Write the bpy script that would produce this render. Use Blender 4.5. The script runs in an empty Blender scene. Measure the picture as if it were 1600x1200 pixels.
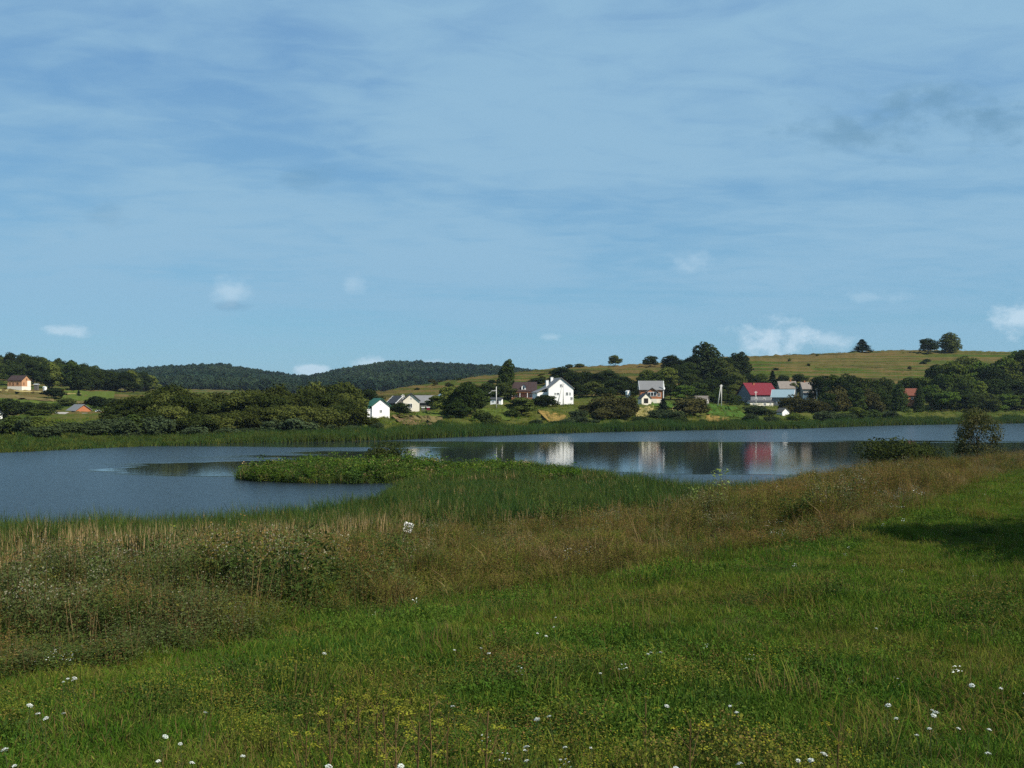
import bpy, math, random
import numpy as np
from mathutils import Vector

R = math.radians
rng = np.random.default_rng(11)
random.seed(11)
scn = bpy.context.scene
COL = scn.collection

# ------------------------------------------------------------------ camera
F, CX, HY, CZ = 1537.0, 800.0, 624.0, 8.0        # focal length, centre and horizon row on a 1600 wide frame; eye height over the lake
cam = bpy.data.cameras.new('camera')
cam.sensor_width = 36.0
cam.lens = 36.0 * F / 1600.0
cam.shift_y = (HY - 600.0) / 1600.0
cam.clip_start, cam.clip_end = 0.1, 20000.0
camo = bpy.data.objects.new('camera', cam)
COL.objects.link(camo)
camo.location = (0, 0, CZ)
camo.rotation_euler = (R(90), 0, 0)
scn.camera = camo
HAZE = 0.00006

# ------------------------------------------------------------------ sky, sun, exposure
SUN_EL, SUN_AZ = 43.0, 124.0                      # azimuth clockwise from +Y: behind the camera, to the right
scn.view_settings.view_transform = 'Standard'
scn.view_settings.look = 'None'
scn.view_settings.gamma = 1.0
scn.view_settings.exposure = 0.48
scn.cycles.use_denoising = False
scn.cycles.max_bounces = 4
scn.cycles.diffuse_bounces = 1
scn.cycles.glossy_bounces = 2
scn.cycles.transparent_max_bounces = 4
scn.cycles.transmission_bounces = 2
scn.cycles.use_adaptive_sampling = True
scn.cycles.adaptive_threshold = 0.01
scn.cycles.caustics_reflective = False
scn.cycles.caustics_refractive = False

sun = bpy.data.lights.new('sun', 'SUN')
sun.energy, sun.angle, sun.color = 4.8, R(0.6), (1.0, 0.93, 0.82)
suno = bpy.data.objects.new('sun', sun)
COL.objects.link(suno)
sd = Vector((math.sin(R(SUN_AZ)) * math.cos(R(SUN_EL)), math.cos(R(SUN_AZ)) * math.cos(R(SUN_EL)), math.sin(R(SUN_EL))))
suno.rotation_euler = sd.to_track_quat('Z', 'Y').to_euler()
suno.location = (60, -40, 60)


class NT:
    """small helper round a node tree"""
    def __init__(self, tree):
        self.t = tree
        tree.nodes.clear()

    def n(self, typ, **kw):
        nd = self.t.nodes.new(typ)
        ins = kw.pop('ins', {})
        for k, v in kw.items():
            setattr(nd, k, v)
        for k, v in ins.items():
            self.put(nd.inputs[k], v)
        return nd

    def put(self, sock, v):
        if isinstance(v, bpy.types.NodeSocket):
            self.t.links.new(v, sock)
        else:
            if hasattr(sock.default_value, '__len__') and not isinstance(v, str) and len(sock.default_value) == 4 and len(v) == 3:
                v = (*v, 1.0)
            sock.default_value = v

    def math(self, op, a, b=None, clamp=False):
        nd = self.n('ShaderNodeMath', operation=op, use_clamp=clamp)
        self.put(nd.inputs[0], a)
        if b is not None:
            self.put(nd.inputs[1], b)
        return nd.outputs[0]

    def mix(self, f, a, b, blend='MIX'):
        nd = self.n('ShaderNodeMix', data_type='RGBA', blend_type=blend)
        self.put(nd.inputs[0], f)
        self.put(nd.inputs[6], a)
        self.put(nd.inputs[7], b)
        return nd.outputs[2]

    def maprange(self, v, a, b, c=0.0, d=1.0, smooth=True):
        nd = self.n('ShaderNodeMapRange', interpolation_type='SMOOTHSTEP' if smooth else 'LINEAR')
        for i, x in enumerate((v, a, b, c, d)):
            self.put(nd.inputs[i], x)
        return nd.outputs[0]

    def noise(self, vec, scale, detail=4.0, rough=0.55, dist=0.0):
        nd = self.n('ShaderNodeTexNoise')
        self.put(nd.inputs['Vector'], vec)
        nd.inputs['Scale'].default_value = scale
        nd.inputs['Detail'].default_value = detail
        nd.inputs['Roughness'].default_value = rough
        nd.inputs['Distortion'].default_value = dist
        return nd.outputs[0]

    def vec(self, op, a, b=None):
        nd = self.n('ShaderNodeVectorMath', operation=op)
        self.put(nd.inputs[0], a)
        if b is not None:
            self.put(nd.inputs[1], b)
        return nd.outputs[0]


world = bpy.data.worlds.new('World')
scn.world = world
world.use_nodes = True
w = NT(world.node_tree)
sky = w.n('ShaderNodeTexSky', sky_type='NISHITA', sun_disc=False)
sky.sun_elevation, sky.sun_rotation = R(SUN_EL), R(SUN_AZ)
sky.air_density, sky.dust_density, sky.ozone_density = 1.0, 0.35, 2.2
tc = w.n('ShaderNodeTexCoord')
D3 = tc.outputs['Generated']
sx = w.n('ShaderNodeSeparateXYZ', ins={0: D3})
dx, dy, dz = sx.outputs
zz = w.math('ADD', w.math('MAXIMUM', dz, 0.0), 0.10)
comb = w.n('ShaderNodeCombineXYZ', ins={0: w.math('DIVIDE', dx, zz), 1: w.math('DIVIDE', dy, zz), 2: 0.0})
P = comb.outputs[0]                                # a flat cloud sheet high over the place
Pl = w.n('ShaderNodeMapping', vector_type='POINT', ins={0: P})
Pl.inputs['Rotation'].default_value = (0, 0, R(12))
Pl.inputs['Scale'].default_value = (0.62, 1.0, 1)
veil = w.noise(Pl.outputs[0], 0.75, 5.0, 0.48, 0.7)
Pr = w.n('ShaderNodeMapping', vector_type='POINT', ins={0: P})
Pr.inputs['Rotation'].default_value = (0, 0, R(-14))
Pr.inputs['Scale'].default_value = (1.5, 2.4, 1)
rip = w.noise(Pr.outputs[0], 3.0, 4.0, 0.55, 0.5)
vfac = w.maprange(w.math('ADD', w.math('MULTIPLY', veil, 0.74), w.math('MULTIPLY', rip, 0.26)), 0.36, 0.58, 0.34, 1.0)
lowfade = w.maprange(dz, 0.0, 0.16, 0.30, 1.0)
vfac = w.math('MULTIPLY', vfac, lowfade)
skyc = w.mix(1.0, sky.outputs[0], (0.070, 0.084, 0.088), 'MULTIPLY')
air = w.mix(w.maprange(dz, 0.0, 0.48), (0.100, 0.285, 0.435), (0.042, 0.150, 0.385))   # clear air, paler and greener low down
skyc = w.mix(0.72, skyc, air)
cl = w.mix(w.math('MULTIPLY', vfac, 0.92), skyc, (0.212, 0.362, 0.492))
# low cumulus puffs: azimuth / elevation ellipses broken up by noise
ub = w.math('DIVIDE', dx, w.math('MAXIMUM', dy, 0.05))
vb = w.math('DIVIDE', dz, w.math('MAXIMUM', dy, 0.05))
uvp = w.n('ShaderNodeCombineXYZ', ins={0: ub, 1: vb, 2: 0.0}).outputs[0]
pn = w.noise(w.vec('MULTIPLY', uvp, (1.0, 1.5, 1.0)), 26.0, 5.0, 0.6)
pn2 = w.noise(D3, 9.0, 4.0, 0.6)
front = w.maprange(dy, 0.05, 0.2)


def puff(base, x, y, hw, hh, colr, amount, soft=0.55):
    du = w.math('DIVIDE', w.math('SUBTRACT', ub, (x - CX) / F), hw / F)
    dv = w.math('DIVIDE', w.math('SUBTRACT', vb, (HY - y) / F), hh / F)
    d = w.math('SQRT', w.math('ADD', w.math('MULTIPLY', du, du), w.math('MULTIPLY', dv, dv)))
    d = w.math('ADD', d, w.math('MULTIPLY', w.math('SUBTRACT', pn, 0.5), 2.6))
    m = w.maprange(d, 1.0, 1.0 - soft, 0.0, amount)
    return w.mix(w.math('MULTIPLY', m, front), base, colr)


WHT, GRY = (0.41, 0.53, 0.62), (0.112, 0.232, 0.348)
for a in ((360, 456, 50, 24, WHT, 0.5, 1.2), (365, 478, 40, 10, GRY, 0.35, 0.9), (98, 517, 46, 12, WHT, 0.6, 0.8),
          (552, 443, 22, 22, WHT, 0.32, 0.9), (1085, 408, 62, 22, WHT, 0.35, 0.9), (1205, 530, 74, 32, WHT, 0.82, 0.8),
          (1300, 534, 40, 18, WHT, 0.6, 0.9), (1590, 498, 46, 34, WHT, 0.82, 0.8), (492, 580, 36, 14, WHT, 0.8, 0.7),
          (590, 570, 40, 14, WHT, 0.7, 0.8), (672, 568, 36, 14, WHT, 0.6, 0.9), (1335, 205, 130, 48, GRY, 0.7, 1.2),
          (1450, 162, 150, 38, GRY, 0.7, 1.2), (1560, 195, 130, 44, GRY, 0.65, 1.2), (480, 275, 60, 26, GRY, 0.3, 0.9),
          (1360, 465, 60, 12, WHT, 0.25, 0.9), (865, 527, 22, 9, WHT, 0.4, 0.9), (160, 335, 60, 22, GRY, 0.2, 0.9)):
    cl = puff(cl, *a)
bg = w.n('ShaderNodeBackground', ins={0: cl, 1: 1.0})
wo = w.n('ShaderNodeOutputWorld', ins={0: bg.outputs[0]})

# ------------------------------------------------------------------ terrain
PXK = np.arange(-400, 2001, 20).astype(float)
LY = np.geomspace(1.0, 6500.0, 720)
NEAR = {
    0: [(0, 6.4), (4, 5.55), (9, 4.66), (12, 4.3), (16, 3.75), (22, 2.9), (30, 1.9), (40, .95), (50, .3)],
    400: [(0, 6.4), (4, 5.55), (9, 4.66), (13, 4.3), (17, 3.85), (23, 3.1), (31, 2.15), (42, 1.1), (52, .35)],
    600: [(0, 6.4), (4, 5.55), (9, 4.66), (14, 4.28), (19, 3.75), (25, 3.1), (32, 2.35), (42, 1.3), (54, .4)],
    800: [(0, 6.4), (4, 5.55), (9, 4.66), (14, 4.32), (20, 3.75), (26, 3.15), (33, 2.5), (43, 1.5), (56, .45)],
    1000: [(0, 6.4), (4, 5.55), (9, 4.66), (15, 4.35), (21, 3.85), (28, 3.25), (36, 2.6), (47, 1.6), (60, .55)],
    1100: [(0, 6.4), (4, 5.55), (9, 4.66), (15, 4.4), (22, 3.95), (30, 3.35), (39, 2.65), (51, 1.7), (63, .65)],
    1300: [(0, 6.4), (4, 5.55), (9, 4.66), (15, 4.48), (24, 4.12), (34, 3.65), (46, 3.0), (62, 2.05), (83, .85)],
    1600: [(0, 6.4), (4, 5.55), (9, 4.66), (15, 4.52), (25, 4.22), (40, 3.75), (60, 3.15), (82, 2.35), (110, 1.0)],
}
BELT = np.array([(-400, 53), (0, 55), (200, 57), (400, 62), (500, 66), (560, 70), (600, 80), (640, 96), (700, 112), (800, 114), (900, 108),
                 (960, 100), (1000, 90), (1080, 79), (1150, 82), (1250, 92), (1330, 106), (1400, 117), (1600, 134), (2000, 150)], float)
FSH = np.array([(-400, 140), (0, 150), (200, 168), (350, 181), (600, 195), (850, 232), (1000, 251), (1250, 273), (1400, 307), (1600, 332), (2000, 350)], float)


def zp(Y, y):
    return CZ - (y - HY) * Y / F


FARC = {
    0: ([(190, 672), (260, 655), (330, 640), (400, 606), (470, 598), (560, 585)], 20, 30),
    200: ([(212, 664), (260, 652), (320, 640), (400, 626), (470, 613), (560, 610)], 12, 44),
    350: ([(215, 662), (250, 652), (300, 643), (400, 632), (500, 626), (600, 624)], 9, 55),
    470: ([(222, 662), (255, 652), (300, 643), (400, 632), (500, 626), (600, 624)], 9, 30),
    600: ([(217, 664), (245, 651), (300, 642), (340, 634), (390, 618), (440, 611)], 6, 57),
    700: ([(240, 660), (280, 645), (330, 632), (400, 610), (440, 601), (480, 594)], 10, 53),
    800: ([(250, 658), (290, 640), (330, 629), (400, 607), (440, 592), (485, 581)], 14, 48),
    900: ([(265, 656), (308, 634), (345, 624), (420, 594), (460, 580), (505, 572)], 20, 30),
    1000: ([(280, 653), (322, 631), (360, 621), (440, 590), (480, 577), (520, 569)], 22, 30),
    1100: ([(288, 652), (320, 638), (352, 630), (400, 610), (480, 575), (540, 560)], 26, 30),
    1200: ([(298, 652), (330, 638), (362, 629), (400, 612), (470, 580), (540, 554)], 28, 30),
    1300: ([(312, 651), (345, 641), (390, 623), (430, 603), (480, 578), (550, 550)], 30, 30),
    1400: ([(330, 650), (365, 641), (405, 620), (440, 601), (485, 577), (560, 545)], 32, 30),
    1500: ([(345, 649), (380, 641), (415, 618), (450, 595), (495, 570), (560, 546)], 32, 30),
    1600: ([(358, 648), (400, 637), (430, 615), (460, 594), (500, 571), (560, 549)], 31, 30),
}


def _cols(keys, arrs):
    arrs = np.array(arrs, float)
    out = np.empty((len(PXK), arrs.shape[1]))
    for k in range(arrs.shape[1]):
        out[:, k] = np.interp(PXK, keys, arrs[:, k])
    return out


nk = sorted(NEAR)
nY = _cols(nk, [[p[0] for p in NEAR[k]] for k in nk])
nZ = _cols(nk, [[p[1] for p in NEAR[k]] for k in nk])
fk = sorted(FARC)
fY = _cols(fk, [[p[0] for p in FARC[k][0]] for k in fk])
fZ = _cols(fk, [[zp(*p) for p in FARC[k][0]] for k in fk])
fA = _cols(fk, [[FARC[k][1], FARC[k][2]] for k in fk])
bY = np.interp(PXK, BELT[:, 0], BELT[:, 1])
sY = np.interp(PXK, FSH[:, 0], FSH[:, 1])
TAB = np.empty((len(PXK), len(LY)))
for i in range(len(PXK)):
    Y = np.concatenate([nY[i], [max(bY[i] - 6, nY[i, -1] + 2), max(bY[i], nY[i, -1] + 5), bY[i] + 12, sY[i] - 9, sY[i] - 1, sY[i] + 3], fY[i], [720, 1100, 1500, 1700, 2400, 6500]])
    Z = np.concatenate([nZ[i], [.10, -.22, -1.2, -1.2, -.2, .35], fZ[i], [fA[i, 0], (fA[i, 0] * .7 + fA[i, 1] * .3), fA[i, 1], fA[i, 1] + 3, 30, 20]])
    TAB[i] = np.interp(LY, Y, Z)


def _gauss(a, s, ax):
    r = int(3 * s)
    k = np.exp(-.5 * (np.arange(-r, r + 1) / s) ** 2)
    k /= k.sum()
    pad = [(0, 0), (0, 0)]
    pad[ax] = (r, r)
    b = np.pad(a, pad, mode='edge')
    return np.apply_along_axis(lambda v: np.convolve(v, k, 'valid'), ax, b)


TAB = _gauss(_gauss(TAB, 1.3, 0), 1.4, 1)
LYL = np.log(LY)
LIM = R(55)


def vnoise(x, y, s, seed=0):
    """smooth value noise, 0..1"""
    x, y = x * s, y * s
    xi, yi = np.floor(x).astype(int), np.floor(y).astype(int)
    fx, fy = x - xi, y - yi
    fx, fy = fx * fx * (3 - 2 * fx), fy * fy * (3 - 2 * fy)
    h = lambda a_, b_: np.modf(np.abs(np.sin(a_ * 127.1 + b_ * 311.7 + seed * 74.7)) * 43758.5453)[0]
    return (h(xi, yi) * (1 - fx) + h(xi + 1, yi) * fx) * (1 - fy) + (h(xi, yi + 1) * (1 - fx) + h(xi + 1, yi + 1) * fx) * fy


EDP = EDD = None


def H(X, Y):
    X = np.asarray(X, float)
    Y = np.asarray(Y, float)
    th = np.arctan2(X, Y)
    r = np.hypot(X, Y)
    tc_ = np.clip(th, -LIM, LIM)
    px = np.clip(CX + F * np.tan(tc_), -400, 1999.9)
    D = np.clip(np.where(np.abs(th) < LIM, Y, r * math.cos(LIM)), 1.01, 6400)
    a = (px + 400) / 20
    i = np.clip(a.astype(int), 0, len(PXK) - 2)
    fa = a - i
    b = (np.log(D) - LYL[0]) / (LYL[1] - LYL[0])
    j = np.clip(b.astype(int), 0, len(LY) - 2)
    fb = b - j
    Z = TAB[i, j] * (1 - fa) * (1 - fb) + TAB[i + 1, j] * fa * (1 - fb) + TAB[i, j + 1] * (1 - fa) * fb + TAB[i + 1, j + 1] * fa * fb
    s = np.clip((np.abs(th) - R(62)) / R(20), 0, 1)
    s = s * s * (3 - 2 * s)
    land = 6.8 + 1.5 * np.sin(X * .011 + 1) * np.clip(r / 120, 0, 1)
    Z = Z * (1 - s) + land * s
    e = 1 - ((X + 15) / 13.5) ** 2 - ((Y - 101) / 8.0) ** 2       # the reed island
    Z = np.where(e > -1, np.maximum(Z, np.clip(e, -1, 1) * .55 - .12), Z)
    mic = .05 * np.sin(X * 1.9 + 1.3 * np.sin(Y * .8)) * np.sin(Y * 1.6 + .7 * np.sin(X * .9)) + .09 * np.sin(X * .53 + 2) * np.sin(Y * .47 + .5)
    wz = np.clip((D - np.interp(px, EDP, EDD)) / 2.5, 0, 1) * (np.abs(th) < R(50)) * np.clip((Z - .35) / .8, 0, 1) if EDP is not None else 0.0
    Z = Z + wz * (.75 * vnoise(X, Y, .33, 71) * vnoise(X, Y, .9, 72) * 2 - .20)     # tussocks under the weeds
    return Z + mic * np.clip((Z - .1) / 1.0, 0, 1) * np.clip(80 / np.maximum(r, 1), 0.3, 1)


def Hp(px, Y):
    return H((np.asarray(px) - CX) / F * np.asarray(Y), Y)


def world_xy(px, Y):
    return (px - CX) / F * Y, Y


def depth_for(px, y, lo, hi, up=0.0):
    """distance along one bearing where the ground (plus a plant's height) stands at that height in the view"""
    Ys = np.geomspace(lo, hi, 900)
    rows = HY + (CZ - (Hp(np.full_like(Ys, px), Ys) + up)) * F / Ys
    k = np.where(rows <= y)[0]
    return float(Ys[k[0]]) if len(k) else float(hi)


def depth_far(px, y):
    return depth_for(px, y, float(np.interp(px, FSH[:, 0], FSH[:, 1])) + 3, 560)


# where the meadow ends and the weeds begin
EDGE = np.array([(-400, 1080), (0, 1058), (200, 1030), (400, 990), (500, 965), (700, 930), (850, 908), (1000, 898), (1150, 865), (1300, 842), (1400, 806), (1500, 768), (1600, 735), (2000, 700)], float)
EDGY = np.array([depth_for(p, y, 4, 120) for p, y in EDGE])
EDP, EDD = EDGE[:, 0], EDGY


# ------------------------------------------------------------------ mesh helpers
def tag(o, label=None, cat=None, group=None, kind=None):
    if label: o['label'] = label
    if cat: o['category'] = cat
    if group: o['group'] = group
    if kind: o['kind'] = kind
    return o


def link(o, parent=None):
    COL.objects.link(o)
    if parent is not None:
        o.parent = parent
    return o


def empty(name, loc, rz=0.0):
    o = bpy.data.objects.new(name, None)
    o.empty_display_size = .3
    o.location = loc
    o.rotation_euler = (0, 0, rz)
    return link(o)


def np_mesh(name, V, Fc, mats, mi=None, smooth=False):
    V = np.asarray(V, np.float32)
    Fc = np.asarray(Fc, np.int32)
    me = bpy.data.meshes.new(name)
    k = Fc.shape[1]
    me.vertices.add(len(V))
    me.vertices.foreach_set('co', V.ravel())
    me.loops.add(Fc.size)
    me.loops.foreach_set('vertex_index', Fc.ravel())
    me.polygons.add(len(Fc))
    me.polygons.foreach_set('loop_start', np.arange(0, Fc.size, k, dtype=np.int32))
    if mi is not None:
        me.polygons.foreach_set('material_index', np.asarray(mi, np.int32))
    me.polygons.foreach_set('use_smooth', np.full(len(Fc), smooth))
    for m in (mats if isinstance(mats, (list, tuple)) else [mats]):
        me.materials.append(m)
    me.update(calc_edges=True)
    me.validate()
    return me


class MB:
    """collects plain shapes, builds one mesh object"""
    def __init__(self):
        self.v, self.f = [], []

    def add(self, vs, fs):
        o = len(self.v)
        self.v += [tuple(x) for x in vs]
        self.f += [tuple(o + i for i in f) for f in fs]
        return self

    def box(self, x0, x1, y0, y1, z0, z1):
        return self.add([(x0, y0, z0), (x1, y0, z0), (x1, y1, z0), (x0, y1, z0), (x0, y0, z1), (x1, y0, z1), (x1, y1, z1), (x0, y1, z1)],
                        [(0, 3, 2, 1), (4, 5, 6, 7), (0, 1, 5, 4), (1, 2, 6, 5), (2, 3, 7, 6), (3, 0, 4, 7)])

    def bar(self, a, b, r0, r1=None, n=8):
        a, b = Vector(a), Vector(b)
        r1 = r0 if r1 is None else r1
        q = (b - a).to_track_quat('Z', 'Y')
        vs = []
        for c, r in ((a, r0), (b, r1)):
            for k in range(n):
                t = 2 * math.pi * k / n
                vs.append(c + q @ Vector((math.cos(t) * r, math.sin(t) * r, 0)))
        fs = [(k, (k + 1) % n, n + (k + 1) % n, n + k) for k in range(n)] + [tuple(range(n))[::-1], tuple(range(n, 2 * n))]
        return self.add(vs, fs)

    def path(self, pts, radii, n=6):
        for a, b, r0, r1 in zip(pts[:-1], pts[1:], radii[:-1], radii[1:]):
            self.bar(a, b, r0, r1, n)
        return self

    def mesh(self, name, mat, smooth=False):
        me = bpy.data.meshes.new(name)
        me.from_pydata(self.v, [], self.f)
        me.materials.append(mat)
        if smooth:
            me.polygons.foreach_set('use_smooth', [True] * len(me.polygons))
        me.update()
        return me

    def build(self, name, mat, parent=None, smooth=False):
        return link(bpy.data.objects.new(name, self.mesh(name, mat, smooth)), parent)


# ------------------------------------------------------------------ materials
def solid(name, c, rough=.8, var=.25, scale=3.0, spec=.25, bump=0.0, metallic=0.0):
    m = bpy.data.materials.new(name)
    m.use_nodes = True
    t = NT(m.node_tree)
    co = t.n('ShaderNodeTexCoord').outputs['Object']
    f = t.noise(co, scale, 5.0, .6)
    f2 = t.noise(co, scale * .23, 3.0, .6)
    k = t.math('ADD', t.math('MULTIPLY', f, var), t.math('MULTIPLY', f2, var))
    k = t.math('ADD', k, 1.0 - var)
    colr = t.mix(1.0, c, t.n('ShaderNodeCombineColor', ins={0: k, 1: k, 2: k}).outputs[0], 'MULTIPLY')
    b = t.n('ShaderNodeBsdfPrincipled', ins={'Base Color': colr, 'Roughness': rough, 'Specular IOR Level': spec, 'Metallic': metallic})
    if bump:
        bp = t.n('ShaderNodeBump', ins={'Strength': .6, 'Distance': bump, 'Height': f})
        t.put(b.inputs['Normal'], bp.outputs[0])
    t.n('ShaderNodeOutputMaterial', ins={0: b.outputs[0]})
    return m


def leaf(name, c1, c2, scale=.35, trans=.28, jitter=.5, c3=None):
    """plant tissue: hue drifts over the ground from c1 to c2, each plant a little lighter or darker"""
    m = bpy.data.materials.new(name)
    m.use_nodes = True
    t = NT(m.node_tree)
    pos = t.n('ShaderNodeNewGeometry').outputs['Position']
    f = t.maprange(t.noise(pos, scale, 3.0, .6), .36, .64)
    colr = t.mix(f, c1, c2)
    rnd = t.n('ShaderNodeObjectInfo').outputs['Random']
    if c3:
        colr = t.mix(t.maprange(rnd, .62, .95), colr, c3)
    fine = t.noise(pos, scale * 14, 2.0, .6)
    k = t.math('ADD', t.math('MULTIPLY', rnd, jitter), 1.0 - jitter * .5)
    k = t.math('MULTIPLY', k, t.math('ADD', t.math('MULTIPLY', fine, .8), .6))
    colr = t.mix(1.0, colr, t.n('ShaderNodeCombineColor', ins={0: k, 1: k, 2: k}).outputs[0], 'MULTIPLY')
    d = t.n('ShaderNodeBsdfDiffuse', ins={0: colr})
    tr = t.n('ShaderNodeBsdfTranslucent', ins={0: colr})
    mx = t.n('ShaderNodeMixShader', ins={0: trans, 1: d.outputs[0], 2: tr.outputs[0]})
    t.n('ShaderNodeOutputMaterial', ins={0: mx.outputs[0]})
    return m


M = {}
M['bark'] = solid('bark', (.06, .045, .03), .9, .5, 4)
M['palebark'] = solid('pale_bark', (.25, .22, .18), .9, .5, 4)
M['willow'] = leaf('willow_leaves', (.036, .049, .012), (.053, .063, .014), .05, .22, .55, (.068, .078, .018))
M['oak'] = leaf('dark_broad_leaves', (.021, .033, .010), (.032, .046, .013), .06, .2, .7, (.056, .068, .016))
M['ash'] = leaf('green_broad_leaves', (.034, .056, .013), (.048, .068, .016), .06, .22, .7, (.082, .098, .020))
M['bright'] = leaf('bright_broad_leaves', (.058, .095, .016), (.085, .105, .018), .06, .25, .4)
M['grey'] = leaf('grey_green_leaves', (.050, .070, .032), (.045, .062, .024), .08, .2, .5)
M['brownish'] = leaf('olive_brown_leaves', (.050, .050, .016), (.062, .056, .018), .08, .2, .5)
M['spruce'] = leaf('spruce_needles', (.016, .027, .014), (.022, .034, .016), .1, .05, .4)
M['thuja'] = leaf('thuja_scales', (.032, .052, .014), (.04, .06, .015), .2, .1, .3)
M['farwood'] = leaf('far_wood_leaves', (.013, .028, .017), (.030, .048, .022), .012, .1, .6)
M['shrubleaf'] = leaf('alder_leaves', (.055, .065, .022), (.075, .07, .025), .6, .25, .3)

# ground: colours of sward, marsh and hill pasture; zones come from vertex masks
gm = bpy.data.materials.new('ground_cover')
gm.use_nodes = True
t = NT(gm.node_tree)
pos = t.n('ShaderNodeNewGeometry').outputs['Position']
at = t.n('ShaderNodeAttribute', attribute_name='zone', attribute_type='GEOMETRY')
zs = t.n('ShaderNodeSeparateColor', ins={0: at.outputs['Color']})
hill, weed, bank = zs.outputs
n1 = t.noise(pos, .9, 5.0, .65)
n2 = t.noise(pos, 7.0, 4.0, .7)
sward = t.mix(t.maprange(n1, .35, .65), (.030, .052, .010), (.050, .060, .014))
sward = t.mix(t.maprange(n2, .45, .75), sward, (.060, .045, .020))
soil = t.mix(t.maprange(n1, .35, .65), (.040, .036, .014), (.062, .046, .018))
colr = t.mix(weed, sward, soil)
bankc = t.mix(t.maprange(t.noise(pos, .05, 4.0, .6), .38, .62), (.052, .075, .016), (.085, .085, .022))
colr = t.mix(bank, colr, bankc)
hp = t.vec('MULTIPLY', pos, (.010, .006, .62))     # bands that run along the contours: old terraces
hb = t.noise(hp, 1.0, 5.0, .62, .35)
hn = t.noise(t.vec('MULTIPLY', pos, (.05, .02, .3)), 1.0, 5.0, .65)
hillc = t.mix(t.maprange(hb, .44, .56), (.046, .070, .013), (.108, .080, .030))
hillc = t.mix(t.maprange(hn, .50, .68, 0.0, .8), hillc, (.125, .080, .032))
hillc = t.mix(t.maprange(t.noise(pos, .35, 5.0, .7), .52, .72, 0, .6), hillc, (.040, .050, .014))
hillc = t.mix(t.maprange(t.noise(t.vec('MULTIPLY', pos, (.02, .008, .9)), 1.0, 3.0, .6), .56, .62, 0, .8), hillc, (.028, .032, .012))
colr = t.mix(hill, colr, hillc)
bs = t.n('ShaderNodeBsdfDiffuse', ins={0: colr})
bp = t.n('ShaderNodeBump', ins={'Strength': .5, 'Distance': .25, 'Height': t.noise(pos, 1.3, 5.0, .7)})
t.put(bs.inputs['Normal'], bp.outputs[0])
t.n('ShaderNodeOutputMaterial', ins={0: bs.outputs[0]})

# ------------------------------------------------------------------ the ground sheet
cols = np.concatenate([np.linspace(R(-180), R(-62), 60, endpoint=False), np.arctan((np.arange(-1400, -300, 50) - CX) / F),
                       np.arctan((np.arange(-300, 1900, 4.5) - CX) / F), np.arctan((np.arange(1900, 3001, 50) - CX) / F), np.linspace(R(62), R(180), 61)[1:-1]])
cols = np.unique(cols)
rows = np.geomspace(.8, 6300, 440)
TH, RR = np.meshgrid(cols, rows, indexing='ij')
RRe = np.where(np.abs(TH) < LIM, RR / np.cos(np.clip(TH, -LIM, LIM)), RR / math.cos(LIM))
GX, GY = RRe * np.sin(TH), RRe * np.cos(TH)
GZ = H(GX, GY)
nc, nr = GX.shape
V = np.stack([GX, GY, GZ], -1).reshape(-1, 3)
idx = np.arange(nc * nr).reshape(nc, nr)
a = idx
b = np.roll(idx, -1, axis=0)
Fq = np.stack([a[:, :-1], a[:, 1:], b[:, 1:], b[:, :-1]], -1).reshape(-1, 4)
Fq = Fq[:, ::-1]
gme = np_mesh('ground', V, Fq, gm, smooth=True)


def edge_depth(px):
    return np.interp(px, EDGE[:, 0], EDGY)


def belt_depth(px):
    return np.interp(px, BELT[:, 0], BELT[:, 1])


def shore_depth(px):
    return np.interp(px, FSH[:, 0], FSH[:, 1])


pxg = CX + F * np.tan(np.clip(TH, -LIM, LIM))
Yg = np.where(np.abs(TH) < LIM, RR, RR)
sm = lambda x, lo, hi: np.clip((x - lo) / (hi - lo), 0, 1)
shg = shore_depth(pxg)
zone = np.zeros((nc, nr, 4), np.float32)
zone[..., 0] = sm(Yg, shg + 70, shg + 120)
zone[..., 1] = sm(Yg, edge_depth(pxg) - .8, edge_depth(pxg) + 1.5) * (np.abs(TH) < R(70))
zone[..., 2] = sm(Yg, shg - 20, shg - 10)
zone[..., 3] = 1
ca = gme.color_attributes.new('zone', 'FLOAT_COLOR', 'POINT')
ca.data.foreach_set('color', zone.reshape(-1))
tag(link(bpy.data.objects.new('ground', gme)), kind='structure')

# ------------------------------------------------------------------ the lake
wm = bpy.data.materials.new('lake_water')
wm.use_nodes = True
t = NT(wm.node_tree)
pos = t.n('ShaderNodeNewGeometry').outputs['Position']
calm = t.n('ShaderNodeAttribute', attribute_name='calm', attribute_type='GEOMETRY').outputs['Fac']
cn = t.noise(t.vec('MULTIPLY', pos, (.028, .11, 1)), 1.0, 5.0, .6, .5)
cal = t.maprange(t.math('ADD', calm, t.math('MULTIPLY', t.math('SUBTRACT', cn, .5), 1.3)), .36, .62)
rp = t.noise(t.vec('MULTIPLY', pos, (.55, 1.5, 1)), 1.6, 4.0, .6)
amp = t.maprange(cal, 0, 1, .16, .0045, False)
hgt = t.math('MULTIPLY', rp, amp)
bp = t.n('ShaderNodeBump', ins={'Strength': 1.0, 'Distance': 1.0, 'Height': hgt})
rgh = t.maprange(cal, 0, 1, .20, .045, False)
b = t.n('ShaderNodeBsdfPrincipled', ins={'Base Color': (.012, .018, .022), 'Roughness': rgh, 'IOR': 1.333, 'Normal': bp.outputs[0]})
t.n('ShaderNodeOutputMaterial', ins={0: b.outputs[0]})
wx = np.linspace(-520, 520, 261)
wy = np.linspace(34, 420, 194)
WX, WY = np.meshgrid(wx, wy, indexing='ij')
WV = np.stack([WX, WY, np.zeros_like(WX)], -1).reshape(-1, 3)
wi = np.arange(WX.size).reshape(WX.shape)
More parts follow.
